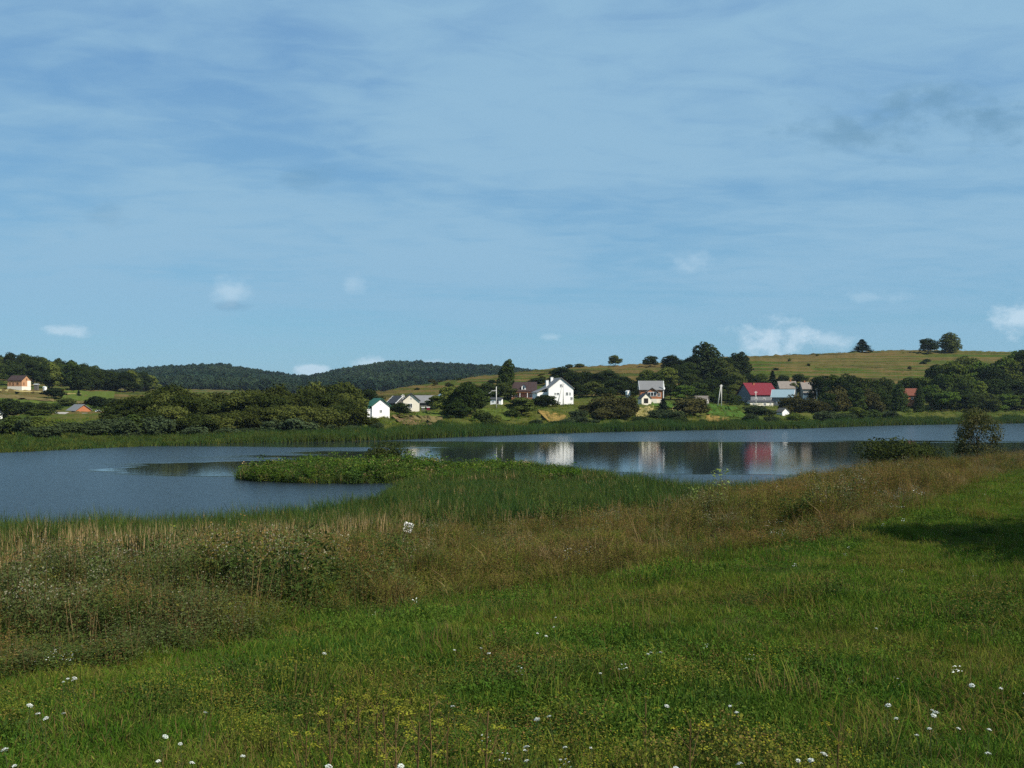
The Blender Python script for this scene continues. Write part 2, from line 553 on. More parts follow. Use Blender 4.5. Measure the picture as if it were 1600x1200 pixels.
WF = np.stack([wi[:-1, :-1], wi[1:, :-1], wi[1:, 1:], wi[:-1, 1:]], -1).reshape(-1, 4)
wme = np_mesh('lake', WV, WF, wm)


def blob(x, y, rx, ry):
    return np.exp(-(((WX - x) / rx) ** 2 + ((WY - y) / ry) ** 2))


cal = 1.8 * blob(34, 136, 62, 38) + .9 * blob(78, 150, 60, 40) + 3.2 * blob(-31, 113, 9.5, 7) + 1.5 * blob(-55, 178, 48, 9)
cal = cal * np.where(WX > -5, np.clip((WY - 98) / 16, 0.15, 1), 1)
ca = wme.attributes.new('calm', 'FLOAT', 'POINT')
ca.data.foreach_set('value', np.clip(cal, 0, 1).astype(np.float32).ravel())
tag(link(bpy.data.objects.new('lake', wme)), kind='structure')


# ------------------------------------------------------------------ fields draped on the far slope
def field(name, corners, mat, label=None, lift=.10, nu=24, nv=6):
    """a plot of ground between four bearings/rows, laid just over the slope"""
    (a0, a1, a2, a3) = corners                      # near-left, near-right, far-right, far-left as (px, y)
    V = []
    for i in range(nu + 1):
        for j in range(nv + 1):
            u, v = i / nu, j / nv
            e = .35 * math.sin(7 * u + 3 * v) * (1 if 0 < v < 1 else .6)
            px = (a0[0] * (1 - u) + a1[0] * u) * (1 - v) + (a3[0] * (1 - u) + a2[0] * u) * v
            y = (a0[1] * (1 - u) + a1[1] * u) * (1 - v) + (a3[1] * (1 - u) + a2[1] * u) * v + e
            Y = depth_far(px, y)
            X, Y = world_xy(px, Y)
            V.append((X, Y, float(H(X, Y)) + lift))
    q = lambda i, j: i * (nv + 1) + j
    Fc = [(q(i, j), q(i + 1, j), q(i + 1, j + 1), q(i, j + 1)) for i in range(nu) for j in range(nv)]
    return tag(link(bpy.data.objects.new(name, np_mesh(name, V, Fc, mat, smooth=True))), kind='structure')


def crop(name, c1, c2, sc=.5):
    m = bpy.data.materials.new(name)
    m.use_nodes = True
    t = NT(m.node_tree)
    p = t.n('ShaderNodeNewGeometry').outputs['Position']
    f = t.maprange(t.noise(t.vec('MULTIPLY', p, (.5, 1.2, 1.2)), sc, 5.0, .65), .34, .66)
    t.n('ShaderNodeOutputMaterial', ins={0: t.n('ShaderNodeBsdfDiffuse', ins={0: t.mix(f, c1, c2)}).outputs[0]})
    return m


M['stubble'] = crop('straw_stubble', (.26, .165, .050), (.15, .115, .034))
M['straw'] = crop('pale_straw', (.30, .24, .10), (.17, .15, .05))
M['till'] = crop('tilled_soil', (.105, .075, .042), (.16, .105, .05))
M['lawn'] = crop('bright_lawn', (.046, .092, .016), (.060, .105, .020))
M['dullfield'] = crop('dry_strip', (.15, .115, .05), (.11, .09, .036))
M['pasture'] = crop('green_pasture', (.085, .105, .022), (.06, .09, .018))
field('stubble_field', ((862, 664), (874, 662), (886, 650), (838, 640)), M['stubble'])
field('stubble_field', ((994, 652), (1018, 652), (1022, 634), (992, 638)), M['straw'])
field('stubble_field', ((1050, 650), (1064, 650), (1064, 636), (1050, 637)), M['straw'])
field('stubble_field', ((1102, 659), (1142, 660), (1140, 653), (1104, 649)), M['stubble'])
field('lawn', ((1104, 647), (1172, 655), (1150, 636), (1102, 631)), M['lawn'])
field('lawn', ((1016, 634), (1070, 640), (1070, 628), (1020, 628)), M['lawn'])
field('vegetable_plot', ((628, 663), (690, 667), (690, 656), (612, 650)), M['till'])
field('dry_grass_strip', ((640, 656), (692, 664), (692, 652), (612, 649.5)), M['dullfield'], lift=.22, nv=3)
field('lawn', ((646, 652), (690, 654), (688, 644), (650, 645)), M['pasture'])
field('pasture', ((736, 656), (800, 658), (796, 639), (742, 639)), M['pasture'])
field('straw_strip', ((-40, 609.5), (76, 615.2), (76, 613.6), (-40, 605.5)), M['straw'], nv=2)
field('straw_strip', ((96, 616.5), (130, 616.8), (130, 615.2), (96, 615)), M['straw'], nv=2)
field('dry_strip', ((-40, 619), (84, 628), (84, 624), (-40, 613)), M['dullfield'])
field('dry_strip', ((106, 630), (176, 634), (172, 631), (106, 626)), M['dullfield'])
field('pasture', ((-40, 642), (60, 642), (86, 629), (-40, 620)), M['pasture'])
field('pasture', ((96, 625), (176, 630), (180, 612), (96, 611)), M['pasture'])


# ------------------------------------------------------------------ trees
def leaf_quads(C, Nrm, size, rg, aspect=.62):
    """one small kite-shaped leaf spray at each centre, facing roughly along its normal"""
    n = len(C)
    Nn = Nrm / np.maximum(np.linalg.norm(Nrm, axis=1, keepdims=True), 1e-6)
    T = np.cross(Nn, rg.normal(size=(n, 3)))
    T /= np.maximum(np.linalg.norm(T, axis=1, keepdims=True), 1e-6)
    B = np.cross(Nn, T)
    s = (size * rg.uniform(.55, 1.35, n))[:, None]
    V = np.stack([C - T * s, C - B * s * aspect + Nn * s * .15, C + T * s, C + B * s * aspect + Nn * s * .1], 1).reshape(-1, 3)
    Fc = np.arange(4 * n).reshape(n, 4)
    return V, Fc


def lobed_crown(lobes, nleaf, size, rg, flat=.55, shell=.72):
    vol = np.array([l[3] * l[4] * l[5] for l in lobes]) ** (2 / 3)
    Cs, Ns = [], []
    for l, v in zip(lobes, vol / vol.sum()):
        n = max(12, int(nleaf * v))
        d = rg.normal(size=(n, 3))
        d /= np.linalg.norm(d, axis=1, keepdims=True)
        rr = shell + (1.04 - shell) * rg.uniform(0, 1, n) ** .7
        stray = rg.uniform(0, 1, n) < .06
        rr = np.where(stray, rr * rg.uniform(1.05, 1.22, n), rr)
        wob = 1 + .16 * np.sin(d[:, 0] * 5 + l[0] * 3) * np.sin(d[:, 2] * 6 + l[1] * 2)
        Cs.append(np.array(l[:3]) + d * (rr * wob)[:, None] * np.array(l[3:6]))
        Ns.append(d * flat + rg.normal(size=(n, 3)) * (1 - flat) * .7 + np.array([0, 0, .15]))
    return leaf_quads(np.concatenate(Cs), np.concatenate(Ns), size, rg)


PROTO = {}


def proto_tree(key, mat, h, wid, nleaf, size, shape, seed, bark='bark', trunk_frac=.2, shell=.72):
    rg = np.random.default_rng(seed)
    lobes = []
    tw = wid / 2
    if shape == 'round':
        nl = 27
        for k in range(nl):
            a_ = k * 2.399 + rg.uniform(-.6, .6)
            u = rg.uniform(0, 1)
            z = h * (trunk_frac + (1 - trunk_frac) * (.18 + .68 * u))
            rad = tw * math.sqrt(max(.05, 1 - ((u - .38) / .72) ** 2)) * rg.uniform(.35, .92)
            r_ = tw * rg.uniform(.17, .42)
            lobes.append((math.cos(a_) * rad, math.sin(a_) * rad, z, r_, r_, r_ * rg.uniform(.65, .9)))
        lobes.append((0, 0, h * .86, tw * .42, tw * .42, h * .14))
        lobes.append((0, 0, h * (.5 + trunk_frac * .4), tw * .62, tw * .62, h * .26))
    elif shape == 'shrub':
        nl = 24
        for k in range(nl):
            a_ = k * 2.399 + rg.uniform(-.4, .4)
            u = rg.uniform(0, 1)
            z = h * (.14 + .62 * u)
            rad = tw * math.sqrt(max(.08, 1 - (u * .92) ** 2)) * rg.uniform(.3, .85)
            r_ = tw * rg.uniform(.16, .40)
            lobes.append((math.cos(a_) * rad, math.sin(a_) * rad, z, r_, r_, max(.18 * h, r_ * .8)))
        lobes.append((0, 0, h * .36, tw * .62, tw * .62, h * .34))
        lobes.append((tw * .1, 0, h * .78, tw * .3, tw * .3, h * .2))
    elif shape == 'tall':
        for k in range(20):
            u = k / 19
            a_ = k * 2.399
            z = h * (.12 + .82 * u)
            prof = (.55 + .55 * math.sin(math.pi * min(1, u * .9 + .12))) * rg.uniform(.75, 1.1)
            rad = tw * .5 * prof
            r_ = tw * rg.uniform(.36, .52) * prof
            lobes.append((math.cos(a_) * rad, math.sin(a_) * rad, z, r_, r_, r_ * .9))
    elif shape == 'column':
        for k in range(14):
            u = k / 13
            z = h * (.06 + .86 * u)
            r_ = tw * (1 - u ** 2.2 * .85)
            lobes.append((rg.uniform(-.15, .15) * tw, rg.uniform(-.15, .15) * tw, z, r_, r_, h * .09))
    if shape == 'spruce':
        Cs, Ns = [], []
        tiers = 22
        for k in range(tiers):
            u = k / (tiers - 1)
            z = h * (.06 + .92 * u)
            rr = tw * (1 - u) ** .85 + .05
            nb = int(7 + 9 * (1 - u))
            for j in range(nb):
                a_ = rg.uniform(0, 6.283)
                L = rr * rg.uniform(.7, 1.12)
                m_ = max(3, int(nleaf / (tiers * 11)))
                s = rg.uniform(.15, 1, m_)
                Cs.append(np.stack([np.cos(a_) * L * s + rg.normal(0, .08, m_), np.sin(a_) * L * s + rg.normal(0, .08, m_), z - .28 * L * s + rg.normal(0, .08, m_)], 1))
                Ns.append(np.stack([np.cos(a_) * .5 + rg.normal(0, .3, m_), np.sin(a_) * .5 + rg.normal(0, .3, m_), np.full(m_, .7)], 1))
        V, Fc = leaf_quads(np.concatenate(Cs), np.concatenate(Ns), size, rg, .45)
    else:
        V, Fc = lobed_crown(lobes, nleaf, size, rg, shell=shell)
    V[:, 2] *= h / np.percentile(V[:, 2], 99.7)
    V[:, :2] *= wid / 2 / np.percentile(np.abs(V[:, :2]), 99.0)
    crown = np_mesh('crown', V, Fc, M[mat])
    mb = MB()
    tr = max(.05, h * .022)
    n = 6
    top = h * (.9 if shape in ('spruce', 'tall', 'column') else .62)
    pts = [Vector((rg.normal(0, .02) * h * k / n, rg.normal(0, .02) * h * k / n, top * k / n - .25)) for k in range(n + 1)]
    mb.path(pts, [tr * (1 - .85 * k / n) * (1.35 if k == 0 else 1) for k in range(n + 1)], 7)
    for l in lobes[:9]:
        u = rg.uniform(.3, .75)
        p0 = pts[int(u * n)]
        mid = p0.lerp(Vector(l[:3]), .55) + Vector((0, 0, -.04 * h))
        mb.path([p0, mid, Vector(l[:3])], [tr * .5, tr * .3, tr * .1], 5)
    trunk = mb.mesh('trunk', M[bark], True)
    PROTO[key] = (crown, trunk, h, wid)


proto_tree('willow', 'willow', 10, 11, 7000, .30, 'round', 1, trunk_frac=.08)
proto_tree('willow2', 'willow', 9, 11, 6500, .30, 'shrub', 2)
proto_tree('oak', 'oak', 13, 11, 6200, .36, 'round', 3, trunk_frac=.05)
proto_tree('oak2', 'oak', 13, 9, 4600, .38, 'tall', 4)
proto_tree('ash', 'ash', 11, 9, 6000, .33, 'round', 5, trunk_frac=.04)
proto_tree('ash2', 'ash', 13, 8, 4800, .34, 'tall', 6, bark='palebark')
proto_tree('bright', 'bright', 9, 8, 5200, .30, 'round', 7, trunk_frac=.04)
proto_tree('bushgreen', 'ash', 5, 6, 4200, .22, 'shrub', 8)
proto_tree('bushgrey', 'grey', 5, 6, 4200, .21, 'shrub', 9)
proto_tree('bushbrown', 'brownish', 6, 7, 4600, .23, 'shrub', 10)
proto_tree('bushbright', 'bright', 4, 6, 3600, .20, 'shrub', 12)
proto_tree('bushdark', 'oak', 5, 6, 4000, .22, 'shrub', 13)
proto_tree('spruce', 'spruce', 9, 4.2, 5200, .26, 'spruce', 14)
proto_tree('thuja', 'thuja', 9, 4.2, 3600, .22, 'column', 15)
proto_tree('alder', 'shrubleaf', 5.2, 4.6, 5400, .085, 'round', 16, trunk_frac=.05, shell=.35)
M['bushw'] = leaf('osier_leaves', (.034, .048, .012), (.045, .055, .014), .3, .22, .3)
proto_tree('osier', 'bushw', 3, 6.6, 6000, .11, 'shrub', 18)
proto_tree('lime', 'ash', 12, 10, 9000, .2, 'round', 19, trunk_frac=.15)
BUSHES = {'willow2', 'bushgreen', 'bushgrey', 'bushbrown', 'bushbright', 'bushdark', 'osier'}


def tree(key, px, Y, top, wpx, label, group=None, name=None, cat=None, absolute=None):
    crown, trunk, h, wid = PROTO[key]
    if absolute:
        X, Yw, ht, wd = absolute
    else:
        X, Yw = world_xy(px, Y)
        ht = CZ + (HY - top) * Y / F - float(H(X, Yw))
        wd = wpx * Y / F * (1.14 if Y > 130 else 1.0)
    z = float(H(X, Yw))
    ht = max(ht, .8)
    bush = key in BUSHES
    nm = name or ('bush' if bush else 'tree')
    e = empty(nm, (X, Yw, z - .05), random.uniform(0, 6.283))
    e.scale = (wd / wid, wd / wid, ht / h)
    link(bpy.data.objects.new('crown', crown), e)
    link(bpy.data.objects.new('stems' if bush else 'trunk', trunk), e)
    tag(e, label, cat or ('bush' if bush else 'tree'), group)
    return e


U = random.uniform
# wood on the hill behind the brick shell house
for k in range(95):
    px = U(-70, 232)
    Y = U(0, 1)
    base = np.interp(px, [-70, 0, 60, 120, 180, 232], [425, 425, 432, 440, 462, 480])
    Y = base + (600 - base) * Y
    X, Yw = world_xy(px, Y)
    ht = U(9, 13.5) if px < 150 else U(7.5, 11)
    tree(random.choice(['oak', 'oak', 'oak2', 'ash']), 0, 0, 0, 0, 'dark broadleaf tree in the dense wood on the hill behind the brick shell house', 'trees of the hill wood', absolute=(X, Yw, ht, U(8, 12)))
# left bank
for px, Y, top, wp in ((84, 372, 607, 30), (104, 338, 622, 26), (150, 330, 619, 28), (176, 345, 622, 26)):
    tree('bushdark', px, Y, top, wp, 'dark round bush on the open field above the grey barn', 'bushes on the left field')
tree('spruce', 123, 392, 609, 8, 'tiny dark conifer alone on the field edge below the hill wood', name='conifer')
for px, Y, top, wp in ((-25, 280, 620, 50), (12, 285, 623, 44), (40, 290, 628, 40), (68, 278, 629, 30), (84, 300, 630, 24), (58, 262, 640, 34), (-5, 262, 641, 30)):
    tree(random.choice(['bushdark', 'ash']), px, Y, top, wp, 'dark leafy tree in the thicket left of the grey barn', 'thicket beside the grey barn')
for k in range(22):
    px = -60 + k * 14.5 + U(-5, 5)
    Y = float(shore_depth(px)) + U(14, 30)
    tree(random.choice(['bushgrey', 'bushgrey', 'bushgreen']), px, Y, U(646, 657) + (9 if px > 60 and px < 150 else 0), U(34, 52), 'grey-green willow shrub behind the yellowish reeds of the far bank', 'grey-green shrubs on the far bank')
# the big willow clump
wt = np.array([(168, 648), (190, 626), (215, 612), (240, 605), (270, 601), (300, 609), (320, 612), (350, 608), (400, 604), (450, 600), (500, 598), (535, 597), (560, 604), (580, 625)], float)
for k in range(46):
    px = 172 + 386 * (k + .5) / 46 + U(-6, 6)
    row = k % 3
    Y = float(shore_depth(px)) + (16, 32, 52)[row] + U(-4, 6)
    top = float(np.interp(px, wt[:, 0], wt[:, 1])) + (34, 14, 1)[row] + U(-3, 5)
    tree(random.choice(['willow', 'willow', 'willow2']), px, Y, min(top, 662), U(46, 66), ('low olive-green willow in the front of the big clump, just behind the reeds', 'olive-green willow in the middle of the big clump on the far shore', 'tall olive-green willow at the back of the big clump, topping it')[row], ('front', 'middle', 'back')[row] + ' willows of the big clump', name='willow_tree')
for px, top, wp in ((200, 655, 40), (245, 650, 44), (350, 668, 40), (436, 655, 44), (468, 652, 50), (510, 662, 34), (548, 664, 34), (395, 668, 36), (300, 664, 40)):
    tree('bushgrey', px, float(shore_depth(px)) + U(8, 13), top, wp, 'low grey-green bush at the foot of the big willow clump', 'bushes below the willow clump')
# round the small white house and the cream house
tree('oak', 578, 285, 608, 36, 'dark tree rising behind the green-roofed white cottage')
tree('oak', 552, 262, 612, 34, 'dark tree left of the green-roofed white cottage')
tree('bushdark', 626, 262, 629, 26, 'dark bush in front of the cream house')
tree('bushdark', 609, 285, 633, 16, 'small dark bush between the white cottage and the cream house')
tree('ash', 682, 300, 618, 30, 'leafy tree over the right end of the long grey roof')
tree('bushgreen', 672, 292, 634, 14, 'low bush below the long grey roof')
for px, Y, top, wp in ((706, 262, 604, 42), (730, 258, 597, 48), (742, 268, 606, 40), (712, 250, 628, 36)):
    tree('ash', px, Y, top, wp, 'dull green willow-like tree in the clump between cream house and crossarm pole', 'clump beside the crossarm pole')
tree('bushgreen', 752, 248, 640, 22, 'small bush at the water edge below the crossarm pole')
tree('bushbright', 733, 243, 655, 18, 'bright green low bush beside the reeds below the crossarm pole')
tree('ash2', 793, 345, 562, 25, 'tall narrow-topped dark tree beside the brown-roofed house')
tree('oak', 788, 338, 598, 32, 'dark broad tree at the foot of the tall narrow-topped tree')
tree('oak', 762, 335, 598, 36, 'dark tree behind the crossarm pole')
tree('oak', 742, 345, 602, 36, 'dark tree further behind the clump by the crossarm pole')
tree('ash', 815, 268, 621, 44, 'round bushy tree below the brown-roofed house, right of the pasture')
tree('bushgreen', 800, 262, 640, 26, 'low bush at the left foot of the round bushy tree')
tree('bushdark', 852, 302, 617, 34, 'dark clipped bush in front of the big white house')
tree('bushdark', 838, 304, 622, 24, 'dark bush at the low wing of the big white house')
for px, Y, top, wp in ((896, 372, 581, 34), (878, 400, 573, 34), (915, 380, 580, 36), (936, 372, 583, 34), (950, 390, 578, 34), (925, 352, 596, 34), (905, 345, 601, 28), (960, 362, 592, 36), (975, 372, 588, 30), (985, 345, 600, 26), (945, 340, 606, 30), (840, 410, 590, 26), (868, 402, 584, 26)):
    tree(random.choice(['oak', 'ash', 'oak']), px, Y, top, wp, 'dark orchard tree on the slope behind the big white house', 'trees behind the white house')
for px, Y, top, wp in ((925, 282, 630, 36), (950, 280, 616, 46), (978, 286, 618, 40), (965, 272, 636, 46), (938, 270, 640, 36)):
    tree('bushbrown', px, Y, top, wp, 'big olive-brown bush between the straw field and the grey-roofed house', 'olive-brown bushes')
for px, top, wp in ((885, 654, 26), (905, 650, 30), (870, 657, 20), (925, 655, 26)):
    tree('bushgrey', px, float(shore_depth(px)) + 18, top, wp, 'blue-green shrub below the straw field at the far bank', 'shrubs below the straw field')
tree('spruce', 1036, 288, 622, 24, 'bluish conifer in front of the grey-roofed brick house', name='conifer')
tree('bushgrey', 1030, 282, 640, 34, 'grey-green shrub at the foot of the bluish conifer')
tree('bushgrey', 1048, 276, 640, 34, 'grey-green shrub between the bluish conifer and the round bush')
tree('bushbrown', 1084, 288, 620, 50, 'large round olive bush between straw plots')
# the wooded slope behind the brick house
for px, Y, top, wp in ((1004, 372, 590, 30), (1024, 380, 582, 32), (1042, 392, 574, 34), (1060, 400, 572, 36), (1078, 385, 584, 34), (1048, 355, 600, 32), (1068, 352, 602, 32), (1090, 362, 598, 34),
                       (1108, 372, 592, 34), (1130, 380, 588, 34), (1150, 392, 583, 34), (1170, 396, 584, 30), (1188, 402, 584, 28), (1100, 345, 610, 30), (1010, 405, 578, 26), (1140, 420, 574, 34), (1075, 420, 566, 36), (1125, 352, 606, 26), (1146, 362, 601, 28)):
    tree(random.choice(['oak', 'ash', 'oak', 'ash2', 'bright']), px, Y, top, wp, 'orchard tree on the wooded slope between the brick house and the red roof', 'trees on the wooded slope')
tree('oak2', 1104, 425, 536, 50, 'tallest dark tree of the wooded slope against the sky')
tree('oak', 1086, 430, 556, 40, 'dark tree leaning on the left of the tallest slope tree')
tree('oak', 1124, 432, 560, 36, 'dark tree on the right of the tallest slope tree')
tree('oak2', 1155, 440, 551, 40, 'broad ragged dark tree on the skyline beside the grassy hill')
tree('oak', 1140, 438, 558, 30, 'dark tree between the tallest slope tree and the ragged skyline tree')
tree('oak', 1050, 455, 555, 30, 'dark pointed tree on the skyline left of the tallest slope tree')
tree('oak', 1066, 450, 562, 32, 'dark round tree on the skyline beside the pointed one')
tree('oak', 1016, 490, 556, 22, 'round dark tree on the skyline above the grey-roofed brick house')
tree('oak', 961, 505, 555, 18, 'small lone round tree on the skyline of the grassy slope')
tree('bushdark', 890, 500, 569, 12, 'tiny dark shrub on the skyline above the big white house')
tree('bushdark', 905, 500, 568, 14, 'small dark shrub on the skyline right of the big white house chimneys')
tree('spruce', 1207, 392, 579, 20, 'dark conifer behind the ridge of the red roof', name='conifer')
tree('bushgreen', 1122, 345, 612, 22, 'leafy bush beside the twin-legged pole')
for px, Y, top, wp in ((1145, 352, 616, 24), (1150, 345, 625, 24), (1162, 340, 630, 20)):
    tree('bushgreen', px, Y, top, wp, 'leafy garden bush left of the red-roofed house', 'garden bushes by the red roof')
for px, Y, top, wp in ((1180, 306, 633, 30), (1196, 303, 638, 28)):
    tree('bushgrey', px, Y, top, wp, 'grey-green garden bush in front of the red-roofed house', 'bushes before the red roof')
for px, Y, top, wp in ((1238, 318, 617, 34), (1262, 318, 622, 36), (1282, 322, 628, 30)):
    tree('bushbrown', px, Y, top, wp, 'dull olive bush right of the blue-grey roof', 'olive bushes by the blue-grey roof')
tree('bushbright', 1244, 292, 646, 26, 'bright green low bush right of the little white cellar')
for px, Y, top, wp in ((1222, 420, 586, 20), (1250, 425, 584, 22), (1240, 385, 598, 16)):
    tree('oak', px, Y, top, wp, 'dark tree behind the grey tiled roofs', 'trees behind the tiled roofs')
for px, Y, top, wp in ((1284, 362, 588, 34), (1302, 350, 586, 34), (1322, 345, 585, 36), (1342, 350, 590, 34), (1362, 352, 592, 34), (1380, 358, 591, 32), (1310, 335, 604, 34), (1336, 336, 606, 34), (1358, 342, 608, 34), (1378, 345, 612, 30), (1292, 332, 614, 30)):
    tree(random.choice(['oak', 'ash', 'bushbrown', 'ash2']), px, Y, top, wp, 'dull green tree in the waterside row right of the tiled roofs', 'waterside trees right of the roofs')
tree('bushbright', 1340, 316, 636, 24, 'bright green bush at the water edge before the waterside trees')
tree('thuja', 1404, 350, 597, 26, 'pointed green columnar tree left of the rust-red roof', name='columnar_tree')
tree('thuja', 1436, 352, 598, 16, 'slim pointed columnar tree right of the rust-red roof', name='columnar_tree')
for px, Y, top, wp in ((1390, 372, 596, 30), (1420, 402, 590, 34), (1446, 396, 590, 32), (1456, 368, 602, 32), (1470, 372, 586, 40), (1486, 402, 566, 46), (1506, 420, 558, 48), (1462, 415, 570, 36), (1530, 412, 566, 48), (1550, 402, 572, 46),
                       (1574, 415, 560, 48), (1600, 425, 548, 50), (1625, 415, 556, 50), (1500, 375, 590, 44), (1525, 380, 596, 42), (1556, 385, 592, 46), (1584, 388, 594, 48), (1612, 392, 590, 48), (1480, 360, 612, 38), (1510, 362, 616, 38), (1540, 368, 614, 40), (1572, 374, 616, 40), (1604, 380, 614, 40), (1640, 390, 600, 50)):
    tree(random.choice(['oak', 'ash', 'ash', 'oak', 'bright']), px, Y, top, wp, 'leafy tree in the dense grove right of the columnar trees', 'dense grove at the right')
tree('bright', 1590, 445, 549, 40, 'yellow-green tree on the skyline above the dense grove')
tree('spruce', 1347, 552, 530, 27, 'lone dark cone-shaped tree on the crest of the grassy hill', name='conifer')
tree('oak', 1450, 540, 529, 26, 'round dark tree on the hill crest, shorter of the pair')
tree('oak2', 1485, 545, 520, 30, 'tallest dark tree on the hill crest, taller of the pair')
for k in range(9):
    px = U(1200, 1450)
    Y = U(430, 535)
    tree(random.choice(['bushdark', 'bushbrown', 'bushgreen']), px, Y, HY, 1, 'small low shrub scattered on the grassy hill', 'scattered hill shrubs', absolute=(*world_xy(px, Y), U(.9, 2.0), U(1.5, 4)))
for k in range(16):
    px = U(640, 940)
    Y = U(400, 470)
    tree(random.choice(['bushdark', 'bushbrown', 'bushgreen']), px, Y, HY, 1, 'small low shrub scattered on the slope above the white houses', 'scattered slope shrubs', absolute=(*world_xy(px, Y), U(.9, 2.4), U(2, 4)))
for px, dy_, top, wp in ((760, 16, 644, 22), (778, 14, 648, 20), (838, 14, 655, 20), (905, 20, 640, 26), (1000, 14, 650, 26), (1018, 12, 655, 22), (1065, 12, 652, 26), (1098, 12, 655, 18), (1150, 12, 655, 20), (1205, 13, 650, 22), (1172, 16, 646, 22), (1290, 14, 642, 30), (1318, 14, 645, 30), (1362, 14, 640, 30), (1392, 14, 642, 28), (655, 10, 664, 20), (590, 10, 660, 20), (690, 10, 656, 26)):
    tree(random.choice(['bushgreen', 'bushgrey', 'bushdark']), px, float(shore_depth(px)) + dy_, top, wp, 'low dark green bush right behind the far reeds below the village', 'bushes behind the far reeds')
# near bushes on this side
tree('alder', 1527, 96, 636, 74, 'sparse young alder standing alone on the near shore', name='alder_tree')
tree('osier', 1392, 113, 684, 104, 'dense dark osier bush at the near water edge')
tree('osier', 604, 107, 690, 66, 'rounded dark osier bush on the reed island')
tree('osier', 1440, 122, 690, 60, 'lower osier bush right of the dense osier bush')
tree('lime', 0, 0, 0, 0, 'tall leafy lime tree standing beside the meadow', absolute=(23.6, 21.3, 13.0, 12.5))

# ------------------------------------------------------------------ scatter helper (uncountable plants)
_gn = {}


def scatter(name, P, rot, scl, idx, protos, kind='stuff'):
    """points carrying rotation, size and kind; each shows one of the given plant meshes"""
    me = bpy.data.meshes.new(name)
    me.vertices.add(len(P))
    me.vertices.foreach_set('co', np.asarray(P, np.float32).ravel())
    for nm, typ, fld, arr in (('rot', 'FLOAT_VECTOR', 'vector', rot), ('scl', 'FLOAT_VECTOR', 'vector', scl), ('pick', 'INT', 'value', idx)):
        at_ = me.attributes.new(nm, typ, 'POINT')
        at_.data.foreach_set(fld, np.asarray(arr, np.int32 if typ == 'INT' else np.float32).ravel())
    coll = bpy.data.collections.new(name + '_kinds')
    for k, pm in enumerate(protos):
        o = bpy.data.objects.new('%s_kind_%02d' % (name, k), pm)
        coll.objects.link(o)
    g = bpy.data.node_groups.new(name, 'GeometryNodeTree')
    g.interface.new_socket('Geometry', in_out='INPUT', socket_type='NodeSocketGeometry')
    g.interface.new_socket('Geometry', in_out='OUTPUT', socket_type='NodeSocketGeometry')
    gi, go = g.nodes.new('NodeGroupInput'), g.nodes.new('NodeGroupOutput')
    ip = g.nodes.new('GeometryNodeInstanceOnPoints')
    ci = g.nodes.new('GeometryNodeCollectionInfo')
    ci.inputs['Collection'].default_value = coll
    ci.inputs['Separate Children'].default_value = True
    ci.inputs['Reset Children'].default_value = True
    ip.inputs['Pick Instance'].default_value = True
    L = g.links.new
    L(gi.outputs[0], ip.inputs['Points'])
    L(ci.outputs[0], ip.inputs['Instance'])
    for nm, typ, sock in (('pick', 'INT', 'Instance Index'), ('rot', 'FLOAT_VECTOR', 'Rotation'), ('scl', 'FLOAT_VECTOR', 'Scale')):
        na = g.nodes.new('GeometryNodeInputNamedAttribute')
        na.data_type = typ
        na.inputs['Name'].default_value = nm
        L(na.outputs[0], ip.inputs[sock])
    L(ip.outputs[0], go.inputs[0])
    o = link(bpy.data.objects.new(name, me))
    md = o.modifiers.new('plants', 'NODES')
    md.node_group = g
    return o


def sample(n, y0, y1, power, p0=-260, p1=1860, rg=rng):
    """ground positions between two distances, thinning with distance as 1/Y**power"""
    ys = np.geomspace(y0, y1, 600)
    pdf = ys ** (1 - power)
    c = np.concatenate([[0], np.cumsum((pdf[1:] + pdf[:-1]) / 2 * np.diff(ys))])
    Y = np.interp(rg.uniform(0, c[-1], n), c, ys)
    return rg.uniform(p0, p1, n), Y


def rots(n, tilt=.12):
    return np.stack([rng.normal(0, tilt, n), rng.normal(0, tilt, n), rng.uniform(0, 6.283, n)], 1)


def pos_of(px, Y, sink=.02):
    X = (px - CX) / F * Y
    return np.stack([X, Y, H(X, Y) - sink], 1)


# ------------------------------------------------------------------ blade and herb meshes
def blades(n, rad, hmin, hmax, width, bend, rg, mats=1, matw=None, lean=.0):
    """n bent tapering blades rooted in a small disc; returns verts, faces, material index"""
    a_ = rg.uniform(0, 6.283, n)
    r_ = rad * np.sqrt(rg.uniform(0, 1, n))
    bx, by = np.cos(a_) * r_, np.sin(a_) * r_
    h = rg.uniform(hmin, hmax, n)
    d = rg.uniform(0, 6.283, n)
    bd = bend * rg.uniform(.2, 1.3, n) * h
    fx, fy = np.cos(d), np.sin(d)
    o = rg.uniform(0, 6.283, n)
    sxv, syv = np.cos(o) * width * .5 * rg.uniform(.6, 1.4, n), np.sin(o) * width * .5
    V = np.empty((n, 5, 3))
    for k, (hh, bb, ww) in enumerate(((0, 0, 1), (0, 0, -1), (.55, .32, .85), (.55, .32, -.85), (1, 1, 0))):
        V[:, k, 0] = bx + fx * bd * bb + sxv * ww + lean * hh * h
        V[:, k, 1] = by + fy * bd * bb + syv * ww
        V[:, k, 2] = h * hh * (1 - .25 * (bd / np.maximum(h, 1e-3)) * bb)
    base = np.arange(n)[:, None] * 5
    tri = np.concatenate([base + np.array([[0, 1, 3]]), base + np.array([[0, 3, 2]]), base + np.array([[2, 3, 4]])], 1).reshape(-1, 3)
    mi = np.repeat(rg.choice(mats, n, p=matw), 3)
    return V.reshape(-1, 3), tri, mi


def kites(C, Nrm, size, rg, aspect=.5):
    V, Q = leaf_quads(np.asarray(C, float), np.asarray(Nrm, float), size, rg, aspect)
    T = np.concatenate([Q[:, [0, 1, 2]], Q[:, [0, 2, 3]]], 0)
    return V, T


